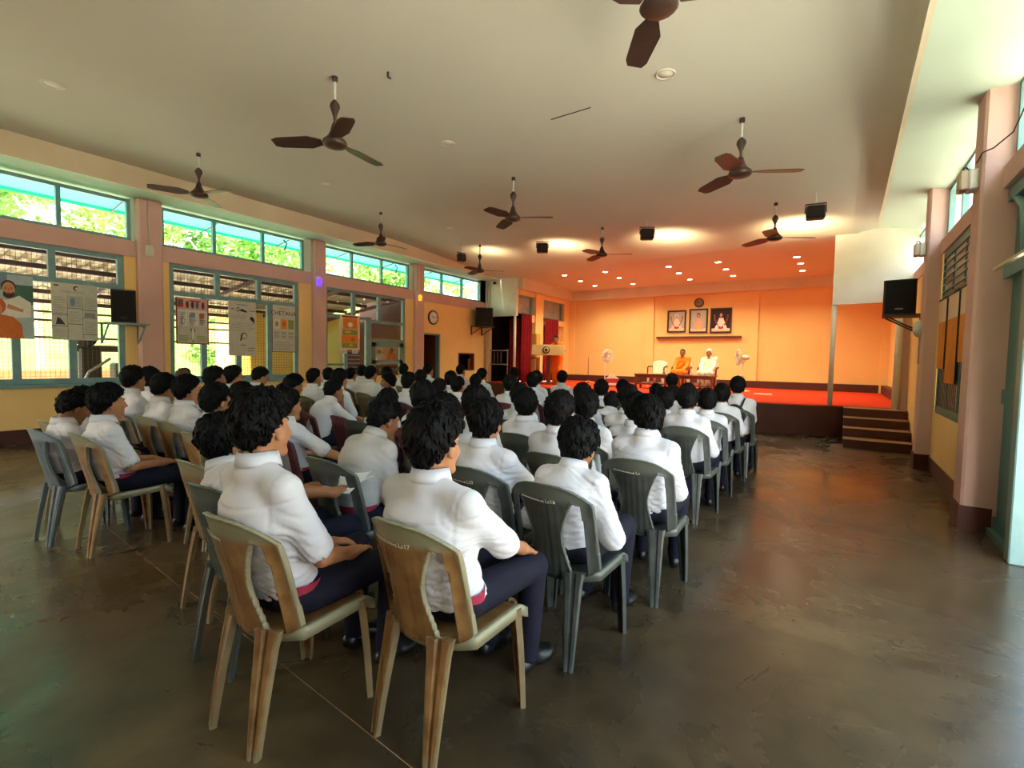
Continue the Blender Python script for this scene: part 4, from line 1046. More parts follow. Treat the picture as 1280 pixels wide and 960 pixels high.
# security camera on the wing wall
p = at_y(619,354,13.85)
o = empty('security_camera', (p[0], 13.9, p[2])); tag(o, 'small black camera on the white left wing wall', 'camera')
MB().tube([(0,0,0),(0,-.06,0)], .02, 8).build('mount', M['black'], o); MB().lathe([(.05,-.04),(.055,0),(.03,.05)], 14, c=(0,-.09,0)).build('dome', M['black'], o)
# ================================================================== plastic chairs
def chair_mat(name, body, edge, dirt):
    """worn moulded plastic: body colour blotched, feet and rims of the edge colour"""
    m = bpy.data.materials.new(name); m.use_nodes = True; nt = m.node_tree; b = nt.nodes['Principled BSDF']; L = nt.links.new
    tc = nt.nodes.new('ShaderNodeTexCoord'); n = nt.nodes.new('ShaderNodeTexNoise'); n.inputs['Scale'].default_value = 9; n.inputs['Detail'].default_value = 6
    L(tc.outputs['Object'], n.inputs[0])
    r = nt.nodes.new('ShaderNodeValToRGB'); e = r.color_ramp.elements
    e[0].position = .34; e[0].color = (*dirt, 1); e[1].position = .62; e[1].color = (*body, 1); L(n.outputs[0], r.inputs[0])
    at = nt.nodes.new('ShaderNodeAttribute'); at.attribute_name = 'rim'
    mx = nt.nodes.new('ShaderNodeMix'); mx.data_type = 'RGBA'; L(at.outputs['Fac'], mx.inputs[0]); L(r.outputs[0], mx.inputs[6]); mx.inputs[7].default_value = (*edge, 1)
    L(mx.outputs[2], b.inputs['Base Color']); b.inputs['Roughness'].default_value = .36; b.inputs['Specular IOR Level'].default_value = .5
    n2 = nt.nodes.new('ShaderNodeTexNoise'); n2.inputs['Scale'].default_value = 60; L(tc.outputs['Object'], n2.inputs[0])
    bp = nt.nodes.new('ShaderNodeBump'); bp.inputs['Strength'].default_value = .06; bp.inputs['Distance'].default_value = .01; L(n2.outputs[0], bp.inputs['Height']); L(bp.outputs[0], b.inputs['Normal'])
    return m
CM = {'brown': chair_mat('plastic_brown_olive', S(146,110,66), S(136,132,104), S(108,72,36)),
      'dark': chair_mat('plastic_dark_grey', S(66,70,64), S(84,88,80), S(48,50,46)),
      'blue': chair_mat('plastic_blue_grey', S(84,98,104), S(120,134,138), S(62,74,80)),
      'maroon': chair_mat('plastic_maroon', S(78,34,40), S(104,56,58), S(58,24,30)),
      'olive': chair_mat('plastic_olive', S(112,96,66), S(124,116,86), S(86,68,42))}
def set_rim(me, vals):
    a = me.attributes.new('rim', 'FLOAT', 'POINT'); a.data.foreach_set('value', np.asarray(vals, dtype=np.float32))
def back_shape():
    """the backrest as a flat 2-D outline with two lens openings, meshed by surface nets and then bent"""
    h = .0065; W, Ht = .25, .47
    xs = np.arange(-W-3*h, W+3*h, h); zs = np.arange(-3*h, Ht+3*h, h); ts = np.arange(-.022, .023, h)
    X, Z, T = np.meshgrid(xs, zs, ts, indexing='ij')
    v = Z/Ht
    hw = .232-.012*np.clip(v, 0, 1)**2                     # outline half width
    top = Ht-.085*(np.abs(X)/.22)**2.8                      # arched top rail
    out = np.maximum(np.maximum(np.abs(X)-hw, Z-top), .05*(np.abs(X)/.23)**5-Z)
    # openings between splat and stile
    a = .082+.075*np.clip((v-.42)/.45, 0, 1)**1.6+.04*np.clip((.42-v)/.42, 0, 1)**1.3     # splat half width
    bb = hw-.048
    topo = .388-.9*np.clip(np.abs(X)-.12, 0, 1)**1.35
    d1 = np.maximum(np.maximum(a-np.abs(X), np.abs(X)-bb), np.maximum(Z-topo, .02-Z))
    d = np.maximum(out, -d1)
    rim = np.minimum(np.abs(out), np.abs(d1))
    th = .0055+.009*np.clip(1-rim/.012, 0, 1)
    rib = .0025*np.clip(np.cos(X*2*PI/.035), 0, 1)*(np.abs(X) < a-.012)*(Z < .36)
    D = np.maximum(d, np.abs(T)-th-rib)
    V, F = surface_nets(D.astype(np.float32), np.array([xs[0], zs[0], ts[0]]), h)
    x, z, t = V.T
    rimv = np.zeros(len(V))
    hw2 = .232-.012*np.clip(z/Ht, 0, 1)**2
    a2 = .082+.075*np.clip((z/Ht-.42)/.45, 0, 1)**1.6+.04*np.clip((.42-z/Ht)/.42, 0, 1)**1.3
    rimv = np.clip(1-np.minimum(hw2-np.abs(x), np.abs(a2-np.abs(x)))/.016, 0, 1)*.8
    rimv = np.maximum(rimv, np.clip((z-.37)/.03, 0, 1))
    y = -.19-.085*(z/Ht)-.03*(z/Ht)**2+1.75*x**2-t
    return np.stack([x, y, z+.405], 1), F[:, ::-1], rimv
BV, BF, BR = back_shape()
def seat_mesh():
    nx, ny = 17, 17; V = []; F = []; R = []
    def pt(i, j):
        u = -1+2*i/(nx-1); v = j/(ny-1); hw = .222+.004*v; x = u*hw; y = -.185+.405*v+.085*u*u*(1-v)
        z = .43-.016*(1-u*u)*(1-(2*v-1)**2)+.012*abs(u)**3-.03*max(0, (v-.82)/.18)**2+.012*v
        return x, y, z
    for j in range(ny):
        for i in range(nx): V.append(pt(i, j)); R.append(1.0 if i in (0, nx-1) or j == ny-1 else .0)
    for j in range(ny-1):
        for i in range(nx-1): a = j*nx+i; F.append((a, a+1, a+nx+1, a+nx))
    # apron skirt
    per = [(i, 0) for i in range(nx)]+[(nx-1, j) for j in range(1, ny)]+[(i, ny-1) for i in range(nx-2, -1, -1)]+[(0, j) for j in range(ny-2, 0, -1)]
    n0 = len(V)
    for (i, j) in per: x, y, z = pt(i, j); V.append((x*1.03, y+(.008 if j == ny-1 else 0), z-.004)); R.append(1)
    n1 = len(V)
    for (i, j) in per: x, y, z = pt(i, j); V.append((x*1.04, y+(.01 if j == ny-1 else 0), z-.045)); R.append(.8)
    n2 = len(V)
    for (i, j) in per: x, y, z = pt(i, j); V.append((x*.97, y*.97, z-.045)); R.append(.3)
    k = len(per)
    for q in range(k):
        q2 = (q+1) % k; a = per[q][1]*nx+per[q][0]; b = per[q2][1]*nx+per[q2][0]
        F += [(a, n0+q, n0+q2, b), (n0+q, n1+q, n1+q2, n0+q2), (n1+q, n2+q, n2+q2, n1+q2)]
    n3 = len(V)
    for j in range(ny):
        for i in range(nx): x, y, z = pt(i, j); V.append((x*.97, y*.97, z-.012)); R.append(0)
    for j in range(ny-1):
        for i in range(nx-1): a = n3+j*nx+i; F.append((a, a+nx, a+nx+1, a+1))
    for q in range(k):
        q2 = (q+1) % k; a = n3+per[q][1]*nx+per[q][0]; b = n3+per[q2][1]*nx+per[q2][0]; F.append((n2+q, a, b, n2+q2))
    return V, F, R
SV, SF, SR = seat_mesh()
def leg_mesh(sx, sy):
    """tapered channel leg with a centre groove"""
    N = 8; V = []; F = []; R = []
    if sy < 0: top = np.array([sx*.125, -.178, .44]); bot = np.array([sx*.145, -.25, 0])
    else: top = np.array([sx*.195, .185, .44]); bot = np.array([sx*.22, .215, 0])
    fac = np.array([sx*(.3 if sy < 0 else .6), sy*.85, 0]); fac /= np.linalg.norm(fac); sid = np.array([-fac[1], fac[0], 0])
    for i in range(N):
        t = i/(N-1); c = top+(bot-top)*t; c[:2] += fac[:2]*(.004*math.sin(t*PI)); w = (.048-.024*t)*(1.12 if t == 0 else 1); d = .016-.004*t
        prof = [(-w,-d),(-w,d*.6),(-w*.75,d),(-w*.3,d),(-w*.12,d*.35),(w*.12,d*.35),(w*.3,d),(w*.75,d),(w,d*.6),(w,-d),(w*.6,-d),(w*.55,0),(-w*.55,0),(-w*.6,-d)]
        for a, b in prof: V.append(c+sid*a+fac*b); R.append(max(max(0, (t-.9)*8), .0) if abs(a) < w*.9 else .45)
    k = 14
    for i in range(N-1):
        for q in range(k): q2 = (q+1) % k; F.append((i*k+q, (i+1)*k+q, (i+1)*k+q2, i*k+q2))
    F.append(tuple(range(k))); F.append(tuple(reversed(range((N-1)*k, N*k))))
    return V, F, np.clip(R, 0, 1)
CHM = {}
def chair_meshes(col):
    if col not in CHM:
        m = CM[col]; d = {}
        me = np_mesh('backrest', BV, BF, m); set_rim(me, BR); d['backrest'] = me
        me = np_mesh('seat', SV, SF, m); set_rim(me, SR); d['seat'] = me
        d['legs'] = []
        for sx in (-1, 1):
            for sy in (-1, 1):
                V, F, R = leg_mesh(sx, sy); me = np_mesh('leg', V, F, m, smooth=False); set_rim(me, R); d['legs'].append(me)
        CHM[col] = d
    return CHM[col]
M['letter'] = mat('raised_lettering', S(196,192,176), .6, .3)
COLNAME = {'brown': 'worn brown', 'dark': 'dark grey', 'blue': 'blue-grey', 'maroon': 'maroon', 'olive': 'olive brown'}
def chair(x, y, rz, col, label, mark=None):
    d = chair_meshes(col); o = empty('plastic_chair', (x, y, 0), rz)
    tag(o, label, 'chair', COLNAME[col]+' plastic chairs')
    ob('seat', d['seat'], o); ob('backrest', d['backrest'], o)
    for me in d['legs']: ob('leg', me, o)
    if mark:
        # raised worn lettering along the top rail, read from behind
        Mx = Matrix.Translation((0, -.2955, .796)) @ Matrix.Rotation(math.radians(15), 4, 'X') @ Matrix(((1,0,0,0),(0,0,-1,0),(0,1,0,0),(0,0,0,1)))
        bar = MB(); bar.box((-.12,-.0135,0),(.02,-.009,.0012)); 
        for k in range(13): bar.box((-.115+k*.0105,-.009,0),(-.109+k*.0105,-.002-.002*(k % 3),.0012))
        me = bar.mesh('worn_lettering', M['letter'])
        for v in me.vertices: v.co.z -= 1.75*v.co.x**2
        t = ob('worn_lettering', me, o); t.matrix_basis = Mx
        t = None if not mark.strip() else text(mark, .026, (0,0,0), M['letter'], o, Mx @ Matrix.Translation((.026,-.014,0)), 'lettering', .0006, 'LEFT')
        for v in (t.data.vertices if t else ()): v.co.z -= 1.75*(v.co.x+.026)**2
    return o
# ================================================================== people
M['skin'] = mat('skin_warm', S(176,122,84), .5, .35, noise=(18,.7), col2=S(160,106,72))
M['skin2'] = mat('skin_tan', S(150,100,66), .5, .35, noise=(18,.7), col2=S(134,86,56))
M['hair'] = mat('black_hair', S(13,11,11), .6, .12, noise=(60,.8), col2=S(7,6,6), bump=(140,.3))
M['hairbrown'] = mat('brown_hair', S(92,62,48), .6, .3, noise=(60,.8), col2=S(66,42,32), bump=(140,.3))
M['shirt'] = mat('white_shirt', S(206,204,207), .82, .15, bump=(16,.16))
M['shirtgrey'] = mat('greyish_shirt', S(172,168,162), .82, .15, bump=(16,.16))
M['trouser'] = mat('navy_trousers', S(27,25,41), .8, .2, bump=(40,.12), noise=(8,.7), col2=S(20,19,31))
M['belt'] = mat('maroon_waistband', S(150,34,58), .7, .3)
M['shoe'] = mat('black_shoe', S(22,20,20), .35, .5)
M['sock'] = mat('white_sock', S(220,216,210), .8, .2)
M['eyew'] = mat('eye_white', S(188,178,166), .3, .5); M['iris'] = mat('iris_dark', S(28,18,14), .3, .5)
M['robe'] = mat('orange_robe', S(246,126,24), .75, .25, bump=(20,.2)); M['cloth'] = mat('white_cloth', S(244,232,208), .8, .2, bump=(20,.2)); M['capw'] = mat('white_cap', S(246,238,222), .8, .2)
M['mask'] = mat('pale_green_mask', S(170,206,180), .7, .2); M['glasses'] = mat('spectacle_frame', S(60,54,52), .4, .5)

def unit(v): v = np.asarray(v, float); return v/(np.linalg.norm(v)+1e-9)
def ik(S_, W, l1, l2, pole):
    d = W-S_; L = np.linalg.norm(d)
    if L > .985*(l1+l2): W = S_+d/L*.985*(l1+l2); d = W-S_; L = np.linalg.norm(d)
    a = (l1*l1-l2*l2+L*L)/(2*L); hgt = math.sqrt(max(l1*l1-a*a, 1e-6)); u = d/L
    p = np.asarray(pole, float); p = unit(p-u*np.dot(p, u)); return S_+u*a+p*hgt, W
class Pose:
    """joint positions of a seated figure, local frame: seat centre on the floor, facing +y"""
    reach = .62
    def __init__(s, lean=0., ts=1., yaw=0., pitch=0., roll=0., arms='lap', build=1., spread=.0, hunch=0., lat=0.):
        s.build = build
        s.H0 = np.array([0,-.055,.515]); Rl = rotx(-lean) @ roty(lat); s.Rl = Rl
        tp = lambda x, y, z: s.H0+Rl @ np.array([x, y, z*ts])
        s.tp = tp; s.ts = ts
        s.waist = tp(0,-.02,.16); s.chest = tp(0,-.03,.32); s.shc = tp(0,-.005+hunch,.435); s.nb = tp(0,.015+hunch,.475)
        Rh = Rl @ rotx(lean*.75) @ rotz(yaw) @ rotx(-pitch) @ roty(roll); s.Rh = Rh
        s.C = s.nb+(Rl @ np.array([0,.028,.022*ts]))+Rh @ np.array([0,.010,.078])
        s.top = s.C[2]+.145
        sw = .163*build
        s.sh = {q: tp(q*sw, hunch*.9, .400) for q in (-1,1)}
        s.hip = {q: s.H0+np.array([q*.085, .01, -.015]) for q in (-1,1)}
        s.knee = {q: np.array([q*(.125+spread), .40, .50]) for q in (-1,1)}
        s.ank = {q: np.array([q*(.115+spread), .385+.03*q*0, .085]) for q in (-1,1)}
        s.el = {}; s.wr = {}; s.hd = {}
        for q in (-1,1):
            kn = s.knee[q]; th = s.hip[q]+(kn-s.hip[q])*s.reach+np.array([0,0,.098])
            pole = (q*.55,-.6,-.6); hd = unit(np.array([-q*.45,.85,-.12]))
            if arms == 'lap': W = th+np.array([q*.0,-.05,.0])
            elif arms == 'clasp': W = np.array([q*.06,.24,.625]); hd = unit(np.array([-q*.75,.6,-.1]))
            elif arms == 'book': W = np.array([q*.10,.34,.70]); hd = unit(np.array([-q*.3,.9,.1]))
            elif arms == 'chin' and q == 1: W = s.C+s.Rh @ np.array([.045,.085,-.17]); hd = unit(s.Rh @ np.array([-.1,-.1,.95])); pole = (.5,.5,-.8)
            elif arms == 'reach' and q == 1: W = s.sh[1]+np.array([.36,.3,-.26]); hd = unit(np.array([.7,.6,0])); pole = (0,0,-1)
            elif arms == 'knees': W = kn+np.array([0,-.06,.085]); hd = unit(np.array([-q*.2,.9,-.45]))
            else: W = th
            s.el[q], s.wr[q] = ik(s.sh[q], W, .295*(.5+.5*ts), .25, pole); s.hd[q] = hd
    def headpt(s, x, y, z): return s.C+s.Rh @ np.array([x, y, z])

def add_head(sd, P, fine=True, ear=True):
    hp = P.headpt; R = P.Rh
    sd.ell(hp(0,-.012,.03), (.074,.094,.098), R, .02)
    sd.ell(hp(0,.022,-.045), (.056,.064,.07), R, .03)
    sd.cap(hp(-.02,.066,-.095), hp(.02,.066,-.095), .02, .02, .025)
    sd.ell(hp(0,.05,-.02), (.06,.042,.06), R, .02)
    sd.cap(hp(0,-.03,-.05), P.nb+P.Rl @ np.array([0,-.01,-.02]), .046, .049, .012)
    if ear:
        for q in (-1,1): sd.ell(hp(q*.077,-.006,-.008), (.010,.019,.031), R @ rotz(-q*.35), .008)
    if fine:
        for q in (-1,1):
            sd.ell(hp(q*.031,.088,.016), (.017,.012,.011), R, .012, 's')
            sd.cap(hp(q*.015,.088,.032), hp(q*.046,.078,.03), .007, .006, .014)
            sd.ell(hp(q*.04,.064,-.022), (.018,.018,.016), R, .02)
            sd.ell(hp(q*.012,.098,-.024), (.009,.009,.007), R, .006)
        sd.cap(hp(0,.09,.018), hp(0,.108,-.018), .0075, .011, .010)
        sd.ell(hp(0,.086,-.052), (.022,.010,.006), R, .006); sd.ell(hp(0,.085,-.066), (.019,.010,.007), R, .006)
        sd.ell(hp(0,.097,-.059), (.02,.006,.0016), R, .003, 's')
def add_hand(sd, W, d, side, r=1., curl=.5):
    """palm, four unequal bent fingers and a thumb; d points along the fingers, palm faces down"""
    d = unit(d); up = np.array([0,0,1.]) if abs(d[2]) < .8 else unit(np.array([0,-1.,.2])); x = unit(np.cross(d, up))*side   # x toward little-finger side for a palm-down hand
    n = unit(np.cross(np.cross(d, up), d))
    R = np.stack([x, d, n], 1)
    pal = W+d*.048; sd.ell(pal, (.041,.052,.016), R, .012)
    sd.cap(W-d*.02, W+d*.02, .027, .026, .015)
    for k, (ox, L) in enumerate(((-.029,.068),(-.010,.077),(.010,.072),(.028,.057))):
        b = W+d*.088+x*ox-n*.002; dd = unit(d+x*ox*2.5); a1 = b+unit(dd-n*.15*curl)*L*.42; a2 = a1+unit(dd-n*.7*curl)*L*.33; a3 = a2+unit(dd-n*1.3*curl)*L*.25
        sd.cap(b-d*.02, a1, .0095, .0085, .004); sd.cap(a1, a2, .0085, .0078, .002); sd.cap(a2, a3, .0078, .0068, .002)
    b = W+d*.028-x*.03; t1 = b+unit(-x*.75+d*.75-n*.2)*.036; t2 = t1+unit(-x*.25+d*.95-n*.3)*.03
    sd.cap(b, t1, .0125, .0105, .008); sd.cap(t1, t2, .0105, .0085, .002)
def body_mesh(P, h, fine, skin, name='person'):
    sd = SD(h); add_head(sd, P, fine)
    sd.cap(P.nb-np.array([0,0,.06]), P.waist, .06, .09, .03); sd.cap(P.waist, P.H0, .09, .10, .05)
    for q in (-1,1):
        sd.cap(P.nb-np.array([0,0,.06]), P.sh[q], .035, .034, .02); sd.cap(P.sh[q], P.el[q], .034, .035, .015); sd.cap(P.el[q], P.wr[q], .037, .0255, .015)
        add_hand(sd, P.wr[q], P.hd[q], q)
        sd.cap(P.hip[q], P.knee[q], .06, .05, .03); sd.cap(P.knee[q], P.ank[q], .046, .034, .02); sd.cap(P.ank[q], P.ank[q]+np.array([0,.09,-.045]), .033, .025, .02)
    V, F = sd.mesh(); return np_mesh(name, V, F, skin)
def wrinkle(V, F, amp, seed, P=None):
    N = vnormals(V, F); x, y, z = (V*1.0).T; q = np.random.default_rng(seed); s = np.zeros(len(V))
    wx = x+.035*np.sin(9*z+q.uniform(0,6))+.03*np.sin(13*y+q.uniform(0,6)); wz = z+.04*np.sin(8*x+q.uniform(0,6))+.03*np.sin(11*y)
    for k in range(5):
        a = q.uniform(-.9,.9); f = q.uniform(38, 95); ph = q.uniform(0, 6.3)
        s += (np.abs(np.sin(f*.5*(wz*math.cos(a)+wx*math.sin(a))+ph))**.6-.6)*q.uniform(.4,1.)
    mask = .35+.65*np.clip(np.sin(3.1*x+4.3*z+q.uniform(0,6))*.6+.5, 0, 1)
    return V+N*(amp*s*mask)[:,None]
def folds(V, F, P, amp, seed):
    """local sharp creases: slack cloth over the waist, below the arms and on the sleeves"""
    N = vnormals(V, F); q = np.random.default_rng(seed+100); L = (V-P.H0) @ P.Rl; s = np.zeros(len(V))
    ang = np.arctan2(L[:,0], -L[:,1])
    blobs = []
    for k in range(30):
        c = np.array([q.uniform(-.17,.17), q.choice([-.1,-.1,.08]), min(.44, abs(q.normal(.02,.17)))]); blobs.append((c, q.uniform(.06,.12), q.normal(0,.45), q.uniform(.022,.05), q.uniform(.35,1.)))
    for sd_ in (-1,1):
        for k in range(7):
            t = q.uniform(0,1.); c = (P.sh[sd_]*(1-t)+P.el[sd_]*t-P.H0) @ P.Rl+q.normal(0,.02,3); blobs.append((c, q.uniform(.05,.08), sd_*q.uniform(.3,1.1), q.uniform(.025,.045), q.uniform(.4,.9)))
        for k in range(4):
            c = np.array([sd_*.14, q.uniform(-.09,.02), q.uniform(.22,.36)]); blobs.append((c, q.uniform(.06,.1), sd_*q.uniform(.5,1.2), q.uniform(.025,.04), q.uniform(.5,1.)))
    for c, r, a, lam, w in blobs:
        d2 = ((L-c)**2).sum(1); g = np.exp(-d2/(r*r)); m = g > .03
        u = (L[m,2]-c[2])*math.cos(a)+(L[m,0]-c[0])*math.sin(a)+.012*np.sin(14*L[m,0]+c[0]*50)
        s[m] += g[m]*w*((1-np.abs(np.sin(PI*u/lam)))**2.2-.28)
    return V-N*(amp*np.clip(s, -.7, 1.3))[:,None]
def shirt_mesh(P, h, m, seed, long=False, blouse=1., seams=False):
    sd = SD(h); B = P.build; R = P.Rl; tp = P.tp
    for (y, z, wx, wy, wz) in ((0,.0,.158,.122,.08),(-.012,.09,.152,.118,.09),(-.022,.19,.155,.118,.10),(-.03,.29,.172,.124,.11),(-.024,.355,.155,.108,.065)):
        sd.ell(tp(0,y,z), (wx*B,wy*(B if B > 1 else 1),wz), R, .05)
    for q in (-1,1):
        sd.cap(P.nb+R @ np.array([q*.02,-.012,-.028]), P.sh[q]+R @ np.array([-q*.01,0,-.002]), .052, .050, .035)
    sd.cap(P.nb+R @ np.array([0,-.01,-.03]), P.shc, .056, .07, .04)
    for q in (-1,1):
        e = P.sh[q]+(P.el[q]-P.sh[q])*(.86 if not long else 1.0); sd.cap(P.sh[q]+R @ np.array([-q*.014,0,-.012]), e, .051*min(B,1.1), .059, .05)
        if long: sd.cap(P.el[q], P.el[q]+(P.wr[q]-P.el[q])*(.25 if long == 1 else .9), .056, .05, .02)
        if not long and h < .012:
            d = unit(P.el[q]-P.sh[q]); sd.plane  # sleeve mouth is opened below
            e2 = e+d*.03; sd.cap(e2, e2+d*.09, .046, .05, .004, 's')
        elif long == 1 and h < .012:
            f = P.el[q]+(P.wr[q]-P.el[q])*.25; d = unit(P.wr[q]-P.el[q]); f = f+d*.022; sd.cap(f, f+d*.08, .040, .045, .004, 's')
    sd.ell(P.nb+R @ np.array([0,.02,.085]), (.055,.062,.075), R, .01, 's')
    hem = P.H0+np.array([0,0,.012])
    sd.plane(hem, unit(np.array([0,.12,-1.0])))
    V, F = sd.mesh(); V = folds(V, F, P, .0075*blouse, seed)
    if seams:
        N = vnormals(V, F); L = (V-P.H0) @ R; zz = L[:,2]/P.ts; back = L[:,1] < .0
        for (zc,) in ((.365,),):
            g = np.exp(-((zz-zc-.03*np.abs(L[:,0]))/.0055)**2)*back; V = V-N*(g*.0045)[:,None]
        g2 = np.exp(-((np.abs(L[:,0])-.152*B-.02*(zz-.38))/.0055)**2)*(zz > .22)*(zz < .46); V = V-N*(g2*.0025)[:,None]
    return np_mesh('shirt', V, F, m)
def collar_mesh(P, m):
    V = []; F = []; n = 28; o = P.nb+P.Rl @ np.array([0,-.003,.004]); R = P.Rl @ rotx(-.2)
    for i in range(n):
        a = math.radians(-90+18+(360-36)*i/(n-1)); c, s = math.cos(a), math.sin(a)       # gap at the front (+y handled below)
        a2 = a+PI; c, s = math.cos(a2), math.sin(a2)
        fr = max(0, s)                                                                     # toward the front
        prof = [(.058,-.05),(.0625,.034-.012*fr),(.066,.037-.012*fr),(.0745,.004-.03*fr**3),(.0785,-.014-.035*fr**3),(.070,-.016-.03*fr**3)]
        for r, z in prof: V.append(o+R @ np.array([r*c*1.04, r*s*1.08+.005, z]))
    k = 6
    for i in range(n-1):
        for j in range(k-1): a = i*k+j; F.append((a, a+k, a+k+1, a+1))
    me = np_mesh('collar', V, F, m); return me
def trouser_mesh(P, h, m, seed):
    sd = SD(h); sd.ell(P.H0+np.array([0,-.01,.0]), (.16*P.build,.115,.088), None, .04)
    for q in (-1,1):
        sd.cap(P.hip[q]+np.array([0,.02,-.005]), P.knee[q], .082, .066, .03); k2 = P.knee[q]+np.array([0,.006,-.008])
        sd.cap(k2, P.ank[q]+np.array([0,-.005,.0]), .064, .052, .02)
        sd.cap(P.ank[q]+np.array([0,0,-.02]), P.ank[q]+np.array([0,0,-.1]), .04, .042, .003, 's')
    sd.plane(np.array([0,0,.06]), np.array([0,0,-1.]))
    sd.plane(np.array([0,0,.4315]), np.array([0,0,-1.])) if False else None
    V, F = sd.mesh(); V = wrinkle(V, F, .0018, seed+9)
    # the cloth flattens where it rests on the seat
    m_ = (V[:,1] < .2) & (V[:,2] < .452); V[m_,2] = np.maximum(V[m_,2], .436)
    return np_mesh('trousers', V, F, m)
def band_mesh(P, m):
    V = []; F = []; n = 40
    for i in range(n):
        a = 2*PI*i/n
        for z, k in ((.012,1.0),(.05,.99)): V.append(P.H0+np.array([.1585*P.build*k*math.cos(a), -.006+.122*k*math.sin(a), z]))
    for i in range(n): i2 = (i+1) % n; F.append((2*i, 2*i2, 2*i2+1, 2*i+1))
    return np_mesh('waistband', V, F, m)
def shoe_mesh(P, q, h, m):
    sd = SD(max(h, .007)); a = P.ank[q]; a = np.array([a[0], a[1], 0])
    sd.ell(a+np.array([0,-.02,.045]), (.040,.055,.045), None, .02); sd.ell(a+np.array([q*.008,.12,.03]), (.046,.085,.034), None, .03); sd.cap(a+np.array([0,0,.07]), a+np.array([0,.09,.04]), .038, .034, .02)
    sd.plane(np.array([0,0,.004]), np.array([0,0,-1.]))
    V, F = sd.mesh(); return np_mesh('shoe', V, F, m)
def hair_mesh(P, seed, thick=.022, tufts=60, style='mop', m=None, res=(44, 28)):
    q = np.random.default_rng(seed); nu, nv = res; V = []; F = []
    ph = q.uniform(0, 6.3, 8)
    def line(a):                                           # hairline elevation by azimuth (0 = face)
        a = abs(a); pts = {'mop': [(0,24),(35,20),(60,4),(80,-14),(100,-36),(125,-60),(180,-74)], 'short': [(0,30),(35,26),(58,10),(76,-10),(92,-14),(110,-44),(140,-62),(180,-68)], 'crop': [(0,30),(35,26),(58,12),(76,8),(92,2),(106,-16),(125,-46),(180,-66)], 'long': [(0,20),(35,12),(60,-14),(85,-38),(110,-56),(150,-70),(180,-74)], 'stub': [(0,36),(40,30),(60,16),(85,-4),(110,-32),(180,-56)]}[style]
        return np.interp(a, [p[0] for p in pts], [p[1] for p in pts])
    def surf(az, el, extra=0.):
        d = np.array([math.cos(el)*math.sin(az), math.cos(el)*math.cos(az), math.sin(el)])
        A = np.array([.075,.094,.098]); c = np.array([0,-.012,.03]); r = 1/np.linalg.norm(d/A)
        lv = math.radians(line(math.degrees(az)))+.05*math.sin(11*az+ph[4])+.04*math.sin(23*az+ph[5])
        t = min(max((el-lv)/math.radians(12), 0), 1); t = t*t*(3-2*t)
        nz = .25*math.sin(5*az+3*el+ph[0])+.3*math.sin(9*az-7*el+ph[1])+.25*math.sin(15*az+11*el+ph[2])+.2*math.sin(23*az-5*el+ph[3])
        vol = thick*(1+.3*max(0, math.sin(el)))*(1+.32*nz)
        if el < math.radians(-5): vol *= .75
        return c+d*(r*(1 if t > 0 else .8)-.018*(1-t)+t*(vol+extra)), t, d
    for j in range(nv+1):
        el = -PI/2+PI*j/nv
        for i in range(nu):
            az = -PI+2*PI*i/nu; p, t, _ = surf(az, el); V.append(P.headpt(*p))
    for j in range(nv):
        for i in range(nu):
            i2 = (i+1) % nu; F.append((j*nu+i, j*nu+i2, (j+1)*nu+i2, (j+1)*nu+i))
    for _ in range(tufts):
        az = q.uniform(-PI, PI); lv = math.radians(line(math.degrees(az))); el = lv+math.radians(4)+(PI/2-lv)*q.uniform(0, 1)**1.3*.95
        L = q.uniform(.018,.04); da = q.normal(0,.35); b, t, d = surf(az, el, -.002); w = q.uniform(.004,.009)
        e2 = el-L/.1; mid, _, _ = surf(az+da*.15, el-L/.2, .004); tip, tt, _ = surf(az+da*.35, e2, .006)
        if tt < .05: tip = mid+(mid-b)*.6
        sd_ = unit(np.cross(d, tip-b))*w; n = len(V)
        V += [P.headpt(*(b-sd_)), P.headpt(*(b+sd_)), P.headpt(*(mid+sd_*.8+d*.003)), P.headpt(*(mid-sd_*.8+d*.003)), P.headpt(*tip), P.headpt(*(b-d*.006)), P.headpt(*(mid-d*.005))]
        F += [(n, n+1, n+2, n+3), (n+3, n+2, n+4, n+4), (n+1, n+5, n+6, n+2), (n+5, n, n+3, n+6), (n+2, n+6, n+4, n+4), (n+6, n+3, n+4, n+4)]
    F = [tuple(dict.fromkeys(f)) for f in F]
    return np_mesh('hair', V, F, m or M['hair'])
def eye_mesh(P, q):
    mb = MB(); c = P.headpt(q*.031,.069,.016); Rm = Matrix([[*P.Rh[0],c[0]],[*P.Rh[1],c[1]],[*P.Rh[2],c[2]],[0,0,0,1]])
    mb.lathe([(.0005,-.011),(.008,-.008),(.0112,0),(.0085,.0075),(.0052,.0100)], 12, M=Rm @ Matrix.Rotation(-PI/2, 4, 'X'), caps=False)
    mb.lathe([(.0052,.0100),(.003,.0108),(.0004,.0111)], 12, 1 and (0,0,0), 1, M=Rm @ Matrix.Rotation(-PI/2, 4, 'X'), caps=False)
    return mb.mesh('eye', [M['eyew'], M['iris']])
def brow_mesh(P):
    mb = MB()
    for q in (-1,1): mb.tube([P.headpt(q*.014,.0915,.033), P.headpt(q*.031,.0885,.039), P.headpt(q*.05,.0745,.034)], [.0028,.0036,.0018], 6)
    return mb.mesh('eyebrows', M['hair'])

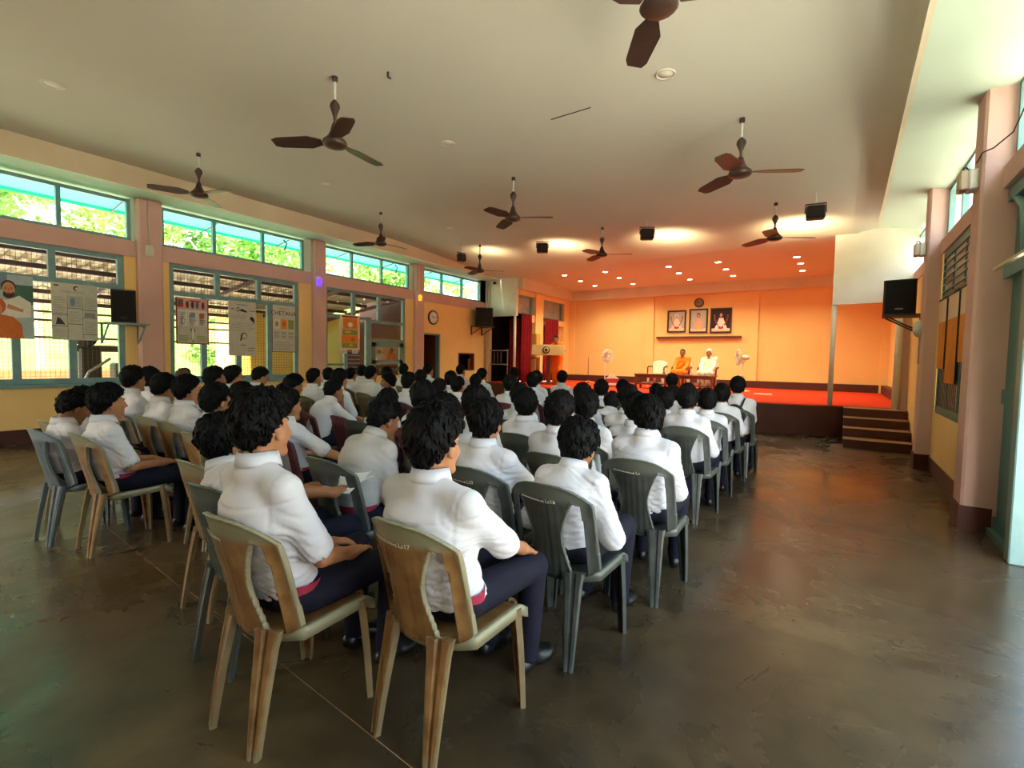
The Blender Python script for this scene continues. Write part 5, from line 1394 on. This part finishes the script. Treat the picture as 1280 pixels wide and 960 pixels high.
PCACHE = {}
def build_person(root_xy, rz, z0, pose, lod, look, name='person', seat=True):
    """look: dict(shirt, long, build, hair, thick, hcol, belt, sock, glasses, mask, skin, seed)"""
    key = (repr(sorted(pose.items())), lod, repr(sorted(look.items())))
    g = look.get; seed = g('seed', 0)
    if key not in PCACHE:
        P = Pose(build=g('build', 1.), **pose); hb = (.0058,.0085,.0115)[lod]; hs = (.0085,.0125,.017)[lod]
        sk = M[g('skin', 'skin')]; sm = M[g('shirt', 'shirt')]
        parts = [('person', body_mesh(P, hb, lod < 2 or True, sk))]
        parts.append(('shirt', shirt_mesh(P, hs, sm, seed, g('long', False), g('blouse', 1.), lod == 0)))
        parts.append(('collar', collar_mesh(P, sm)))
        parts.append(('trousers', trouser_mesh(P, hs, M['trouser'], seed)))
        if g('belt'): parts.append(('waistband', band_mesh(P, M['belt'])))
        for q in (-1,1): parts.append(('shoe', shoe_mesh(P, q, hs, M['shoe'])))
        if g('sock'):
            for q in (-1,1): parts.append(('sock', MB().tube([P.ank[q]+np.array([0,0,-.03]), P.ank[q]+np.array([0,-.002,.05])], [.044,.042], 14).mesh('sock', M['sock'])))
        if g('hair', 'mop') != 'none': parts.append(('hair', hair_mesh(P, seed, g('thick', .022), (420, 200, 90)[lod], g('hair', 'mop'), M[g('hcol', 'hair')], ((64,40),(44,28),(32,20))[lod])))
        for q in (-1,1): parts.append(('eye', eye_mesh(P, q)))
        parts.append(('eyebrows', brow_mesh(P)))
        if g('glasses'):
            mb = MB()
            for q in (-1,1):
                mb.tube([P.headpt(q*.032+.021*math.cos(a), .106, .012+.017*math.sin(a)) for a in np.linspace(0, 2*PI, 15)], .002, 5, caps=False); mb.tube([P.headpt(q*.053,.104,.016), P.headpt(q*.079,.06,.016), P.headpt(q*.082,-.01,.01)], .002, 5)
            mb.tube([P.headpt(-.011,.107,.014), P.headpt(.011,.107,.014)], .002, 5); parts.append(('spectacles', mb.mesh('spectacles', M['glasses'])))
        if g('mask'):
            mb = MB(); V = []; F = []
            for j in range(7):
                z = -.1+.09*j/6
                for i in range(9):
                    u = -1+2*i/8; V.append(P.headpt(.066*u, .116-.055*u*u-.012*abs(j/3-1), z))
            for j in range(6):
                for i in range(8): a = j*9+i; F.append((a, a+1, a+10, a+9))
            mb.add(V, F, 0, True)
            for q in (-1,1): mb.tube([P.headpt(q*.066,.06,-.03), P.headpt(q*.083,.0,.02), P.headpt(q*.082,-.022,-.005), P.headpt(q*.066,.06,-.08)], .0018, 5)
            parts.append(('face_mask', mb.mesh('face_mask', M['mask'])))
        PCACHE[key] = (P, parts)
    P, parts = PCACHE[key]
    root = None
    for nm, me in parts:
        o = bpy.data.objects.new(nm, me)
        if root is None:
            root = o; o.name = name; o.location = (root_xy[0], root_xy[1], z0); o.rotation_euler = (0, 0, rz); link(o)
        else:
            link(o, shirt if nm == 'collar' else (tro if nm == 'waistband' else root))
            if nm == 'shirt': shirt = o
            if nm == 'trousers': tro = o
    return root, P
# ================================================================== the audience
POD = np.array([PX, PY])
# id: (px, py of head top, distance y of the head, chair colour, phrase, options)
A = dict(lap={}, )
T = [
('a0',104,486,1.62,'brown','mostly hidden at the far left end',dict(lean=.1,hair='short')),
('a1',92,488,1.22,'blue','bowing his head near the far left end',dict(lod=0,pitch=.5,hair='short',arms='clasp',yaw=.05,skin='skin2')),
('a2',135,481,1.27,'brown','in profile at the left, hands resting on thighs',dict(lod=0,arms='lap',belt=1,yaw=.05,pitch=.05,thick=.026)),
('a4',167,456,1.95,'olive','directly below the first left loudspeaker',dict(yaw=.3)),
('a5',188,459,2.28,'olive','at the foot of the first pink pillar',dict(yaw=.45,hair='long')),
('a6',205,467,1.98,'brown','just right of the first pillar, chin tucked',dict(yaw=.2,pitch=.15,belt=1)),
('a7',235,469,1.95,'brown','in clear profile right of the first pillar',dict(lod=0,yaw=.0,belt=1,thick=.02)),
('a8',271,480,1.82,'brown','in profile left of the big foreground head',dict(lod=0,yaw=.1,hair='short',belt=1)),
('a9',304,478,2.5,'brown','with long fringe touching the big foreground head',dict(yaw=-.5,hair='long')),
('a10',231,459,2.85,'olive','with light brown hair below the red-bordered poster',dict(hair='stub',hcol='hairbrown',yaw=.2,thick=.008)),
('a11',269,458,2.6,'olive','flat-haired, right of the red-bordered poster',dict(hair='short',yaw=.0,skin='skin2')),
('a12',292,454.5,3.0,'olive','in spectacles below the tall white poster',dict(glasses=1,yaw=-.1)),
('a13',325,459,3.65,'olive','in spectacles, right of the white poster',dict(glasses=1,pitch=.4,yaw=-.05)),
('c3',281,520,1.17,'dark','holding papers, half behind the nearest boy in profile',dict(lod=0,arms='book',lat=-.36,yaw=.5,thick=.03)),
('c1',330,489,1.05,'brown','nearest on the left, cheek and ear visible',dict(lod=0,yaw=.3,belt=1,hair='crop',thick=.03,sock=1,build=1.04,rz=.02)),
('b17',360,486,2.2,'maroon','stretching out an arm behind the nearest boy',dict(arms='reach',yaw=.1,belt=1)),
('b1',367,468,3.3,'olive','hunched left of the second pink pillar, face visible',dict(yaw=-.1,lean=.25,pitch=.2)),
('b1b',352,479,4.4,'olive','bent double left of the second pink pillar',dict(lean=.7,pitch=.5)),
('b2',393,461,4.3,'olive','at the foot of the second pink pillar',dict(yaw=.1,hair='short')),
('b3',411,460,5.3,'olive','round-haired just right of the second pink pillar',dict(yaw=.5)),
('b4',425,461,4.0,'olive','with long fringe below the teal lower window ledge',dict(hair='long',yaw=.0,pitch=.1)),
('b5',439,460,5.9,'olive','directly below the orange festival poster',dict(yaw=.2)),
('b6',418,475,3.5,'maroon','propping his chin on one hand',dict(arms='chin',lean=.35,yaw=-.1,hair='short')),
('b7',453,456.5,6.3,'olive','below the right notice under the festival poster',dict(yaw=.4)),
('b8',464,457.5,5.3,'olive','at the left edge of the teal door',dict(yaw=.1)),
('b9',485,466,4.95,'olive','turning round to face the camera',dict(yaw=2.45,hair='long')),
('b9b',484,458.5,5.9,'olive','with hair against the middle of the teal door',dict(yaw=.4)),
('b10',505,453.5,7.0,'olive','tall, against the right jamb of the teal door',dict(yaw=.3)),
('b11',512,465.5,4.6,'maroon','at the foot of the third pink pillar',dict(yaw=.1,hair='short')),
('b12',526.5,462.5,5.7,'maroon','directly right of the third pink pillar foot',dict(yaw=.2)),
('b13',536,452.5,7.4,'olive','against the open dark doorway below the clock',dict(yaw=-.05)),
('b14',485,486,3.25,'dark','with only black hair showing behind the slumped boy',dict(yaw=.4)),
('b15',480,499,2.12,'dark','slumped forward in a greyish shirt, left of centre',dict(lod=1,lean=.28,pitch=.25,yaw=-.1,hair='short',shirt='shirtgrey',arms='clasp',skin='skin2',belt=1,long=1)),
('b16',530,479,3.0,'maroon','with big round hair left behind the nearest back',dict(thick=.034,yaw=.4)),
('e5',550,474,4.6,'maroon','in profile between big round hair and the hatch',dict(yaw=-.1)),
('e6',564,464,5.7,'maroon','between the dark doorway and the hatch',dict(yaw=.3)),
('e7',573,471,5.2,'maroon','close-cropped below the left edge of the hatch',dict(hair='short',yaw=.1)),
('e8',576.5,456,8.2,'olive','far off against the dark serving hatch',dict(hair='short',yaw=-.05)),
('e9',603,460.5,7.2,'maroon','below the far left loudspeaker, farther one',dict(yaw=.1)),
('e9b',595,468,6.25,'maroon','below the far left loudspeaker, nearer one',dict(yaw=.3)),
('e10',643,459.5,7.6,'maroon','directly below the white stage pole',dict(yaw=.3)),
('e11',638.5,469,5.45,'maroon','close-cropped, left of the stage pole foot',dict(hair='short',yaw=.2)),
('e12',671,463.5,6.9,'maroon','left of the robed speaker, farther of the pair',dict(yaw=.5)),
('e12b',666,466,6.1,'maroon','left of the robed speaker, nearer of the pair',dict(yaw=.4)),
('e13',703,463.5,7.7,'maroon','just right of the robed speaker',dict(hair='short',yaw=.45)),
('e15',556,495,2.25,'dark','with wide hair showing above the nearest back',dict(thick=.03,yaw=.3)),
('e16',596,483,2.75,'dark','behind the boy whose chair is marked L23',dict(yaw=.4,thick=.026)),
('e17',608,499,2.2,'dark','on the chair marked L23',dict(lod=0,yaw=.25,thick=.024,hair='short')),
('e18',650,479,4.0,'dark','half hidden below the maroon curtains',dict(yaw=.5)),
('e19',658,486,3.35,'dark','fully haired below the maroon curtains, nearer',dict(yaw=.4,hair='long')),
('e20',701,490,2.8,'dark','with a mask, below the robed speaker',dict(yaw=.25,mask=1,hair='short',thick=.024,lod=1)),
('c2',546,512,1.34,'brown','nearest of all, broad white back filling the foreground',dict(lod=0,yaw=.12,pitch=.05,thick=.036,build=1.2,belt=1,long=1,hair='crop',rz=-.03)),
('c4',724,531,2.12,'dark','bowing, on the chair marked Lc16',dict(lod=0,yaw=.1,pitch=.25,mask=1,thick=.032,long=1,arms='lap')),
('c5',810,496,2.9,'dark','upright in the third chair along the right edge',dict(lod=0,yaw=.5,thick=.026,long=1)),
('g3',729,479,4.6,'dark','below the microphone stand, farther of two',dict(yaw=.45)),
('g4',733,486.5,3.35,'dark','below the microphone stand, nearer of two',dict(yaw=.4,hair='long')),
('g5',752,474.5,6.0,'dark','under the left white pedestal fan',dict(yaw=.4,hair='short')),
('g6',765,490,5.5,'dark','low down below the red and white box',dict(yaw=.3)),
('g7',779,475,6.8,'dark','left of the low table, farthest of three',dict(yaw=.4)),
('g8',786,481,4.3,'dark','left of the low table, middle of three',dict(yaw=.4)),
('g9',795,491,3.75,'dark','left of the low table, nearest of three',dict(yaw=.3,thick=.026)),
('g10',820.5,480,6.95,'dark','small and far below the empty white chair',dict(yaw=.3)),
('g11',830.5,485.5,5.0,'dark','fluffy-haired below the empty white chair',dict(yaw=.35,thick=.028)),
('g12',840,467,8.0,'dark','head in the gap between the low tables',dict(yaw=.4)),
('g13',841,482,6.5,'dark','lower head below the gap between low tables',dict(yaw=.4)),
('g14',860,479.5,5.75,'dark','below the seated orange monk, farther of two',dict(yaw=.4)),
('g15',860.5,482,4.66,'dark','below the seated orange monk, nearer of two',dict(yaw=.15,hair='short',long=1)),
('g16',884,486,5.35,'dark','below the seated man in white',dict(yaw=.4,hair='long')),
('g17',902.5,480,6.2,'dark','between the man in white and the right fan',dict(yaw=.35,hair='short')),
('g18',922.5,471,6.85,'dark','front right corner, carrying a black bag',dict(yaw=.2,hair='short',build=1.08)),
]
MARK = {'c2': 'Lc17', 'e17': 'L23', 'c4': 'Lc16', 'c5': 'Lc', 'c1': ' '}
SP = {}
ROOT = {'c1': (-1.825,1.17), 'c2': (-1.27,1.46), 'c4': (-1.12,2.23), 'c5': (-1.0,3.04), 'a2': (-4.45,1.45), 'a1': (-4.95,1.38), 'c3': (-2.26,1.5), 'a0': (-5.48,1.44)}
for k, (pid, px, py, y, ccol, phr, op) in enumerate(T):
    Tg = at_y(px, py, y); lod = op.get('lod', 1 if y < 3.4 else 2)
    rz = op.get('rz', (0.04 if k % 2 else -.03)); base_lean = op.get('lean', -.05)
    yaw = op.get('yaw', .35)
    pose = dict(lean=base_lean, ts=1.0, yaw=yaw-0*rz, pitch=op.get('pitch', .02), arms=op.get('arms', ('lap','clasp','lap','knees')[k % 4]), build=None)
    pose.pop('build')
    if 'lat' in op: pose['lat'] = op['lat']
    bd = op.get('build', (1.0,.97,1.03)[k % 3])
    q = dict(pose); rt_xy = ROOT.get(pid); rt_xy = rt_xy and (rt_xy[0], rt_xy[1]+.03); c, s = math.cos(rz), math.sin(rz)
    if rt_xy: y = rt_xy[0]/(Tg[0]/Tg[1]); y = 1.2 if pid == 'c3' else .5*y+.5*min(max(y, rt_xy[1]-.2), rt_xy[1]+.12); Tg = at_y(px, py, y)
    want = (Tg[1]-rt_xy[1]) if rt_xy else (-.11 if 'lean' not in op else None)
    for it in range(60):
        P = Pose(build=bd, **q); dz = Tg[2]-P.top; dy = 0 if want is None else want-P.C[1]
        if abs(dz) < .003 and abs(dy) < .004: break
        if want is not None: q['lean'] = min(max(q['lean']+dy*.9, -.24), .8)
        nt = min(max(q['ts']+dz*1.2, .80 if rt_xy else .84), 1.15)
        if nt == q['ts'] and want is None:
            if dz < 0 and q['lean'] < .9: q['lean'] += max(.02, -dz*.5)
            else: break
        if nt == q['ts'] and want is not None and not rt_xy and dz < -.01: want = min(want+.02, .35)
        q['ts'] = nt
    for kk in ('lean','ts','yaw','pitch'): q[kk] = round(float(q[kk]), 3)
    P = Pose(build=bd, **q)
    cx, cy = P.C[0], P.C[1]
    rx, ry = Tg[0]-(c*cx-s*cy), Tg[1]-(s*cx+c*cy)
    look = dict(build=bd, seed=k, thick=op.get('thick', .022))
    for kk in ('shirt','long','hair','hcol','belt','sock','glasses','mask','skin'):
        if op.get(kk): look[kk] = op[kk]
    if 'skin' not in look and k % 3 == 1: look['skin'] = 'skin2'
    root, P = build_person((rx, ry), rz, 0.0, q, lod, look)
    tag(root, ('student in white shirt ' if pid != 'b15' else 'student ') + phr, 'person', 'seated students')
    ch = chair(rx, ry-.03, rz, ccol, COLNAME[ccol]+' plastic chair of the student '+phr, MARK.get(pid))
    SP[pid] = (rx, ry, rz, P, root)
chair(-2.91, 1.46, .0, 'brown', 'empty worn brown plastic chair left of the nearest boy in profile')
chair(-3.98, 3.22, -.1, 'maroon', 'empty maroon plastic chair right of the boy propping his chin')
# papers in the reading boy's hands
rx, ry, rz, P, _ = SP['c3']
w = (P.wr[1]+P.wr[-1])/2+np.array([0,.12,.02])
for k, (dx, a) in enumerate(((0,.15),(.015,.35))):
    o = MB().box((-.1,-.12,0),(.1,.14,.002)).build('paper_sheet', PM['white']); o.location = (rx+w[0]+dx, ry+w[1], w[2]+.012*k); o.rotation_euler = (a, 0, .1+.2*k)
    tag(o, ('lower','upper')[k]+' white paper in the hands of the reading student', 'paper')
# bag on the back of the boy at the front right corner
rx, ry, rz, P, _ = SP['g18']
sd = SD(.012); b = P.tp(0,-.17,.30); sd.ell(b, (.13,.05,.13), None, .02); sd.ell(b+np.array([0,-.02,-.05]), (.11,.055,.09), None, .04)
V, F = sd.mesh(); o = ob('backpack', np_mesh('backpack', V, F, M['black'])); o.location = (rx, ry, 0); tag(o, 'black bag on the back of the front right corner student', 'bag')
mb = MB()
for s in (-1,1): mb.tube([b+np.array([s*.08,.02,.1]), P.tp(s*.1,-.07,.45), P.tp(s*.1,.03,.47), P.tp(s*.11,.11,.36)], .012, 6)
mb.build('strap', M['black'], o)

# ================================================================== people on the stage
M['wplastic'] = mat('white_plastic', S(238,228,208), .4, .45, noise=(8,.6), col2=S(228,216,194))
def armchair(x, y, rz, lab):
    o = empty('armchair', (x, y, ZT+.006), rz); tag(o, lab, 'chair', 'white armchairs on the stage')
    h = .012; xs = np.arange(-.3,.3,h); zs = np.arange(-.05,.55,h); ts = np.arange(-.036,.037,h); X, Z, T_ = np.meshgrid(xs, zs, ts, indexing='ij')
    d = np.maximum(np.maximum(np.abs(X)-(.2+.05*np.clip(Z/.45,0,1)), Z-(.46-.09*(np.abs(X)/.25)**2.4)), -Z); D = np.maximum(d, np.abs(T_)-.011)
    V, F = surface_nets(D.astype(np.float32), np.array([xs[0],zs[0],ts[0]]), h); x_, z_, t_ = V.T
    ob('backrest', np_mesh('backrest', np.stack([x_, -.19-.2*z_+.5*x_**2-t_, z_+.4], 1), F[:, ::-1], M['wplastic']), o)
    ob('seat', np_mesh('seat', [(a*1.12, b, c) for a, b, c in SV], SF, M['wplastic']), o)
    for sx in (-1,1):
        for sy in (-1,1):
            V, F, R = leg_mesh(sx, sy); ob('leg', np_mesh('leg', [(a*1.12, b, c) for a, b, c in V], F, M['wplastic'], smooth=False), o)
        MB().tube([(sx*.235,-.22,.66),(sx*.262,-.1,.665),(sx*.268,.1,.66),(sx*.262,.19,.63),(sx*.25,.2,.42)], [.022,.026,.028,.026,.02], 8).build('armrest', M['wood'], o)
    return o
def robe_mesh(P, h, m, k=.07):
    sd = SD(h); sd.ell(P.H0+np.array([0,0,0]), (.19,.15,.12), None, .05)
    for q in (-1,1):
        sd.cap(P.hip[q], P.knee[q], .11, .095, k); sd.cap(P.knee[q], P.ank[q]+np.array([0,0,.02]), .095, .085, k)
    sd.plane(np.array([0,0,.07]), np.array([0,0,-1.]))
    V, F = sd.mesh(); return np_mesh('robe', wrinkle(V, F, .006, 5), F, m)
def stage_person(x, y, rz, q, cloth, skin, hairstyle, lab, cap=False, seated=True, zf=ZT+.006):
    P = Pose(build=1.12, **q)
    if not seated:
        up = np.array([0,0,.40])
        P.H0 = P.H0+up; P.waist = P.waist+up; P.chest += up; P.shc = P.shc+up; P.nb = P.nb+up; P.C = P.C+up
        H0 = P.H0; Rl = P.Rl; ts = P.ts; P.tp = lambda a, b, c: H0+Rl @ np.array([a, b, c*ts])
        for s in (-1,1):
            P.sh[s] = P.sh[s]+up; P.hip[s] = P.hip[s]+up; P.knee[s] = np.array([s*.1,-.02,.48]); P.ank[s] = np.array([s*.1,-.06,.085])
            P.el[s], P.wr[s] = ik(P.sh[s], np.array([s*.2,.26,1.24]), .27, .245, (s*.6,-.5,-.6)); P.hd[s] = unit(np.array([-s*.2,1,0]))
    me = body_mesh(P, .009, True, M[skin]); o = ob('person', me); o.location = (x, y, zf); o.rotation_euler = (0,0,rz); tag(o, lab, 'person')
    ob('upper_robe', shirt_mesh(P, .014, M[cloth], 3, 2, 1.6), o); ob('lower_robe', robe_mesh(P, .014, M[cloth], .07 if seated else .1), o)
    # shawl draped over the left shoulder and across the chest
    sd = SD(.013); sd.cap(P.sh[-1]+np.array([0,0,.02]), P.tp(.1,.1,.12), .06, .07, .04); sd.cap(P.sh[-1]+np.array([0,-.02,.02]), P.tp(-.12,-.12,.1), .06, .06, .04); sd.cap(P.sh[-1]+np.array([0,.03,0]), P.tp(-.14,.12,.05), .055, .06, .04)
    V, F = sd.mesh(); ob('shawl', np_mesh('shawl', wrinkle(V, F, .006, 8), F, M[cloth]), o)
    if cap:
        ob('cap', hair_mesh(P, 3, .014, 0, 'short', M['capw'], (40,26)), o)
    else: ob('hair', hair_mesh(P, 2, .006, 20, hairstyle, M['hair'] if not cloth == 'robe2' else M['hair'], (40,26)), o)
    for s in (-1,1): ob('eye', eye_mesh(P, s), o); ob('foot_sandal', shoe_mesh(P, s, .011, M['shoe']), o)
    ob('eyebrows', brow_mesh(P), o)
    return o
ys = 15.5
for (px, cl, lab, cap, sk) in ((853,'robe','seated monk in an orange robe behind the low tables',False,'skin2'),(886,'cloth','seated man in white clothes and white cap on the stage',True,'skin2')):
    x = float(at_y(px, 440, ys)[0]); armchair(x, ys+.03, PI, 'white plastic armchair under the '+('orange-robed seated monk' if not cap else 'man in white with the cap'))
    stage_person(x, ys, PI, dict(lean=-.05, ts=1.0, yaw=.15, pitch=.05, arms='knees'), cl, sk, 'stub', lab, cap)
armchair(float(at_y(822,460,ys)[0]), ys, PI, 'empty white plastic armchair behind the left low table')
stage_person(PX+.02, PY+.55, PI-.1, dict(lean=.08, ts=1.08, yaw=.2, pitch=.3, arms='lap'), 'robe', 'skin2', 'stub', 'standing monk in an orange robe speaking at the lectern', False, False)

# ================================================================== daylight
w = bpy.data.worlds.new('World'); scene.world = w; w.use_nodes = True; nt = w.node_tree; bg = nt.nodes['Background']
sky = nt.nodes.new('ShaderNodeTexSky'); sky.sky_type = 'NISHITA'; sky.sun_disc = False; sky.sun_elevation = math.radians(52); sky.sun_rotation = math.radians(200); sky.air_density = 1.6; sky.dust_density = 4.0; sky.ozone_density = 1.0
nt.links.new(sky.outputs[0], bg.inputs[0]); bg.inputs[1].default_value = SKY
sl = bpy.data.lights.new('sun', 'SUN'); sl.energy = SUN; sl.angle = math.radians(3); sl.color = (1,.94,.84)
so = bpy.data.objects.new('sun', sl); so.rotation_euler = (math.radians(38), math.radians(8), math.radians(-20)); so.location = (-20, -10, 20); link(so)
# sampling portals in the openings (they give off no light themselves)
def portal(c, rot, sx, sy):
    l = bpy.data.lights.new('portal', 'AREA'); l.shape = 'RECTANGLE'; l.size = sx; l.size_y = sy; l.cycles.is_portal = True
    o = bpy.data.objects.new('portal', l); o.location = c; o.rotation_euler = rot; link(o)
portal((XL-.25, 5.2, 3.8), (0, -PI/2, 0), .8, 18); portal((XL-.25, 4.0, 2.0), (0, -PI/2, 0), 2.3, 14)
portal((XR+.25, 4.0, 3.5), (0, PI/2, 0), .8, 16); portal((XR+.25, 2.7, 1.5), (0, PI/2, 0), 3.0, 5.4)
portal((-6.5, YR-.25, 2.05), (PI/2, 0, 0), 2.2, 2.6)

# ================================================================== camera and view
cam = bpy.data.cameras.new('camera'); co = bpy.data.objects.new('camera', cam); link(co)
cam.sensor_fit = 'HORIZONTAL'; cam.sensor_width = 36.0; cam.lens = CF/1280*36.0; cam.clip_start = .02; cam.clip_end = 300
Mw = Matrix(((AR[0], AU[0], -AF[0], 0), (AR[1], AU[1], -AF[1], 0), (AR[2], AU[2], -AF[2], CH), (0,0,0,1)))
co.matrix_world = Mw; scene.camera = co
vs = scene.view_settings; vs.view_transform = 'Standard'; vs.look = 'None'; vs.exposure = EXPO; vs.gamma = 1.0; vs.use_curve_mapping = False
cy = scene.cycles; cy.use_denoising = True; cy.max_bounces = 10; cy.diffuse_bounces = 5; cy.glossy_bounces = 3; cy.transparent_max_bounces = 12; cy.sample_clamp_indirect = 6.0; cy.caustics_reflective = False; cy.caustics_refractive = False
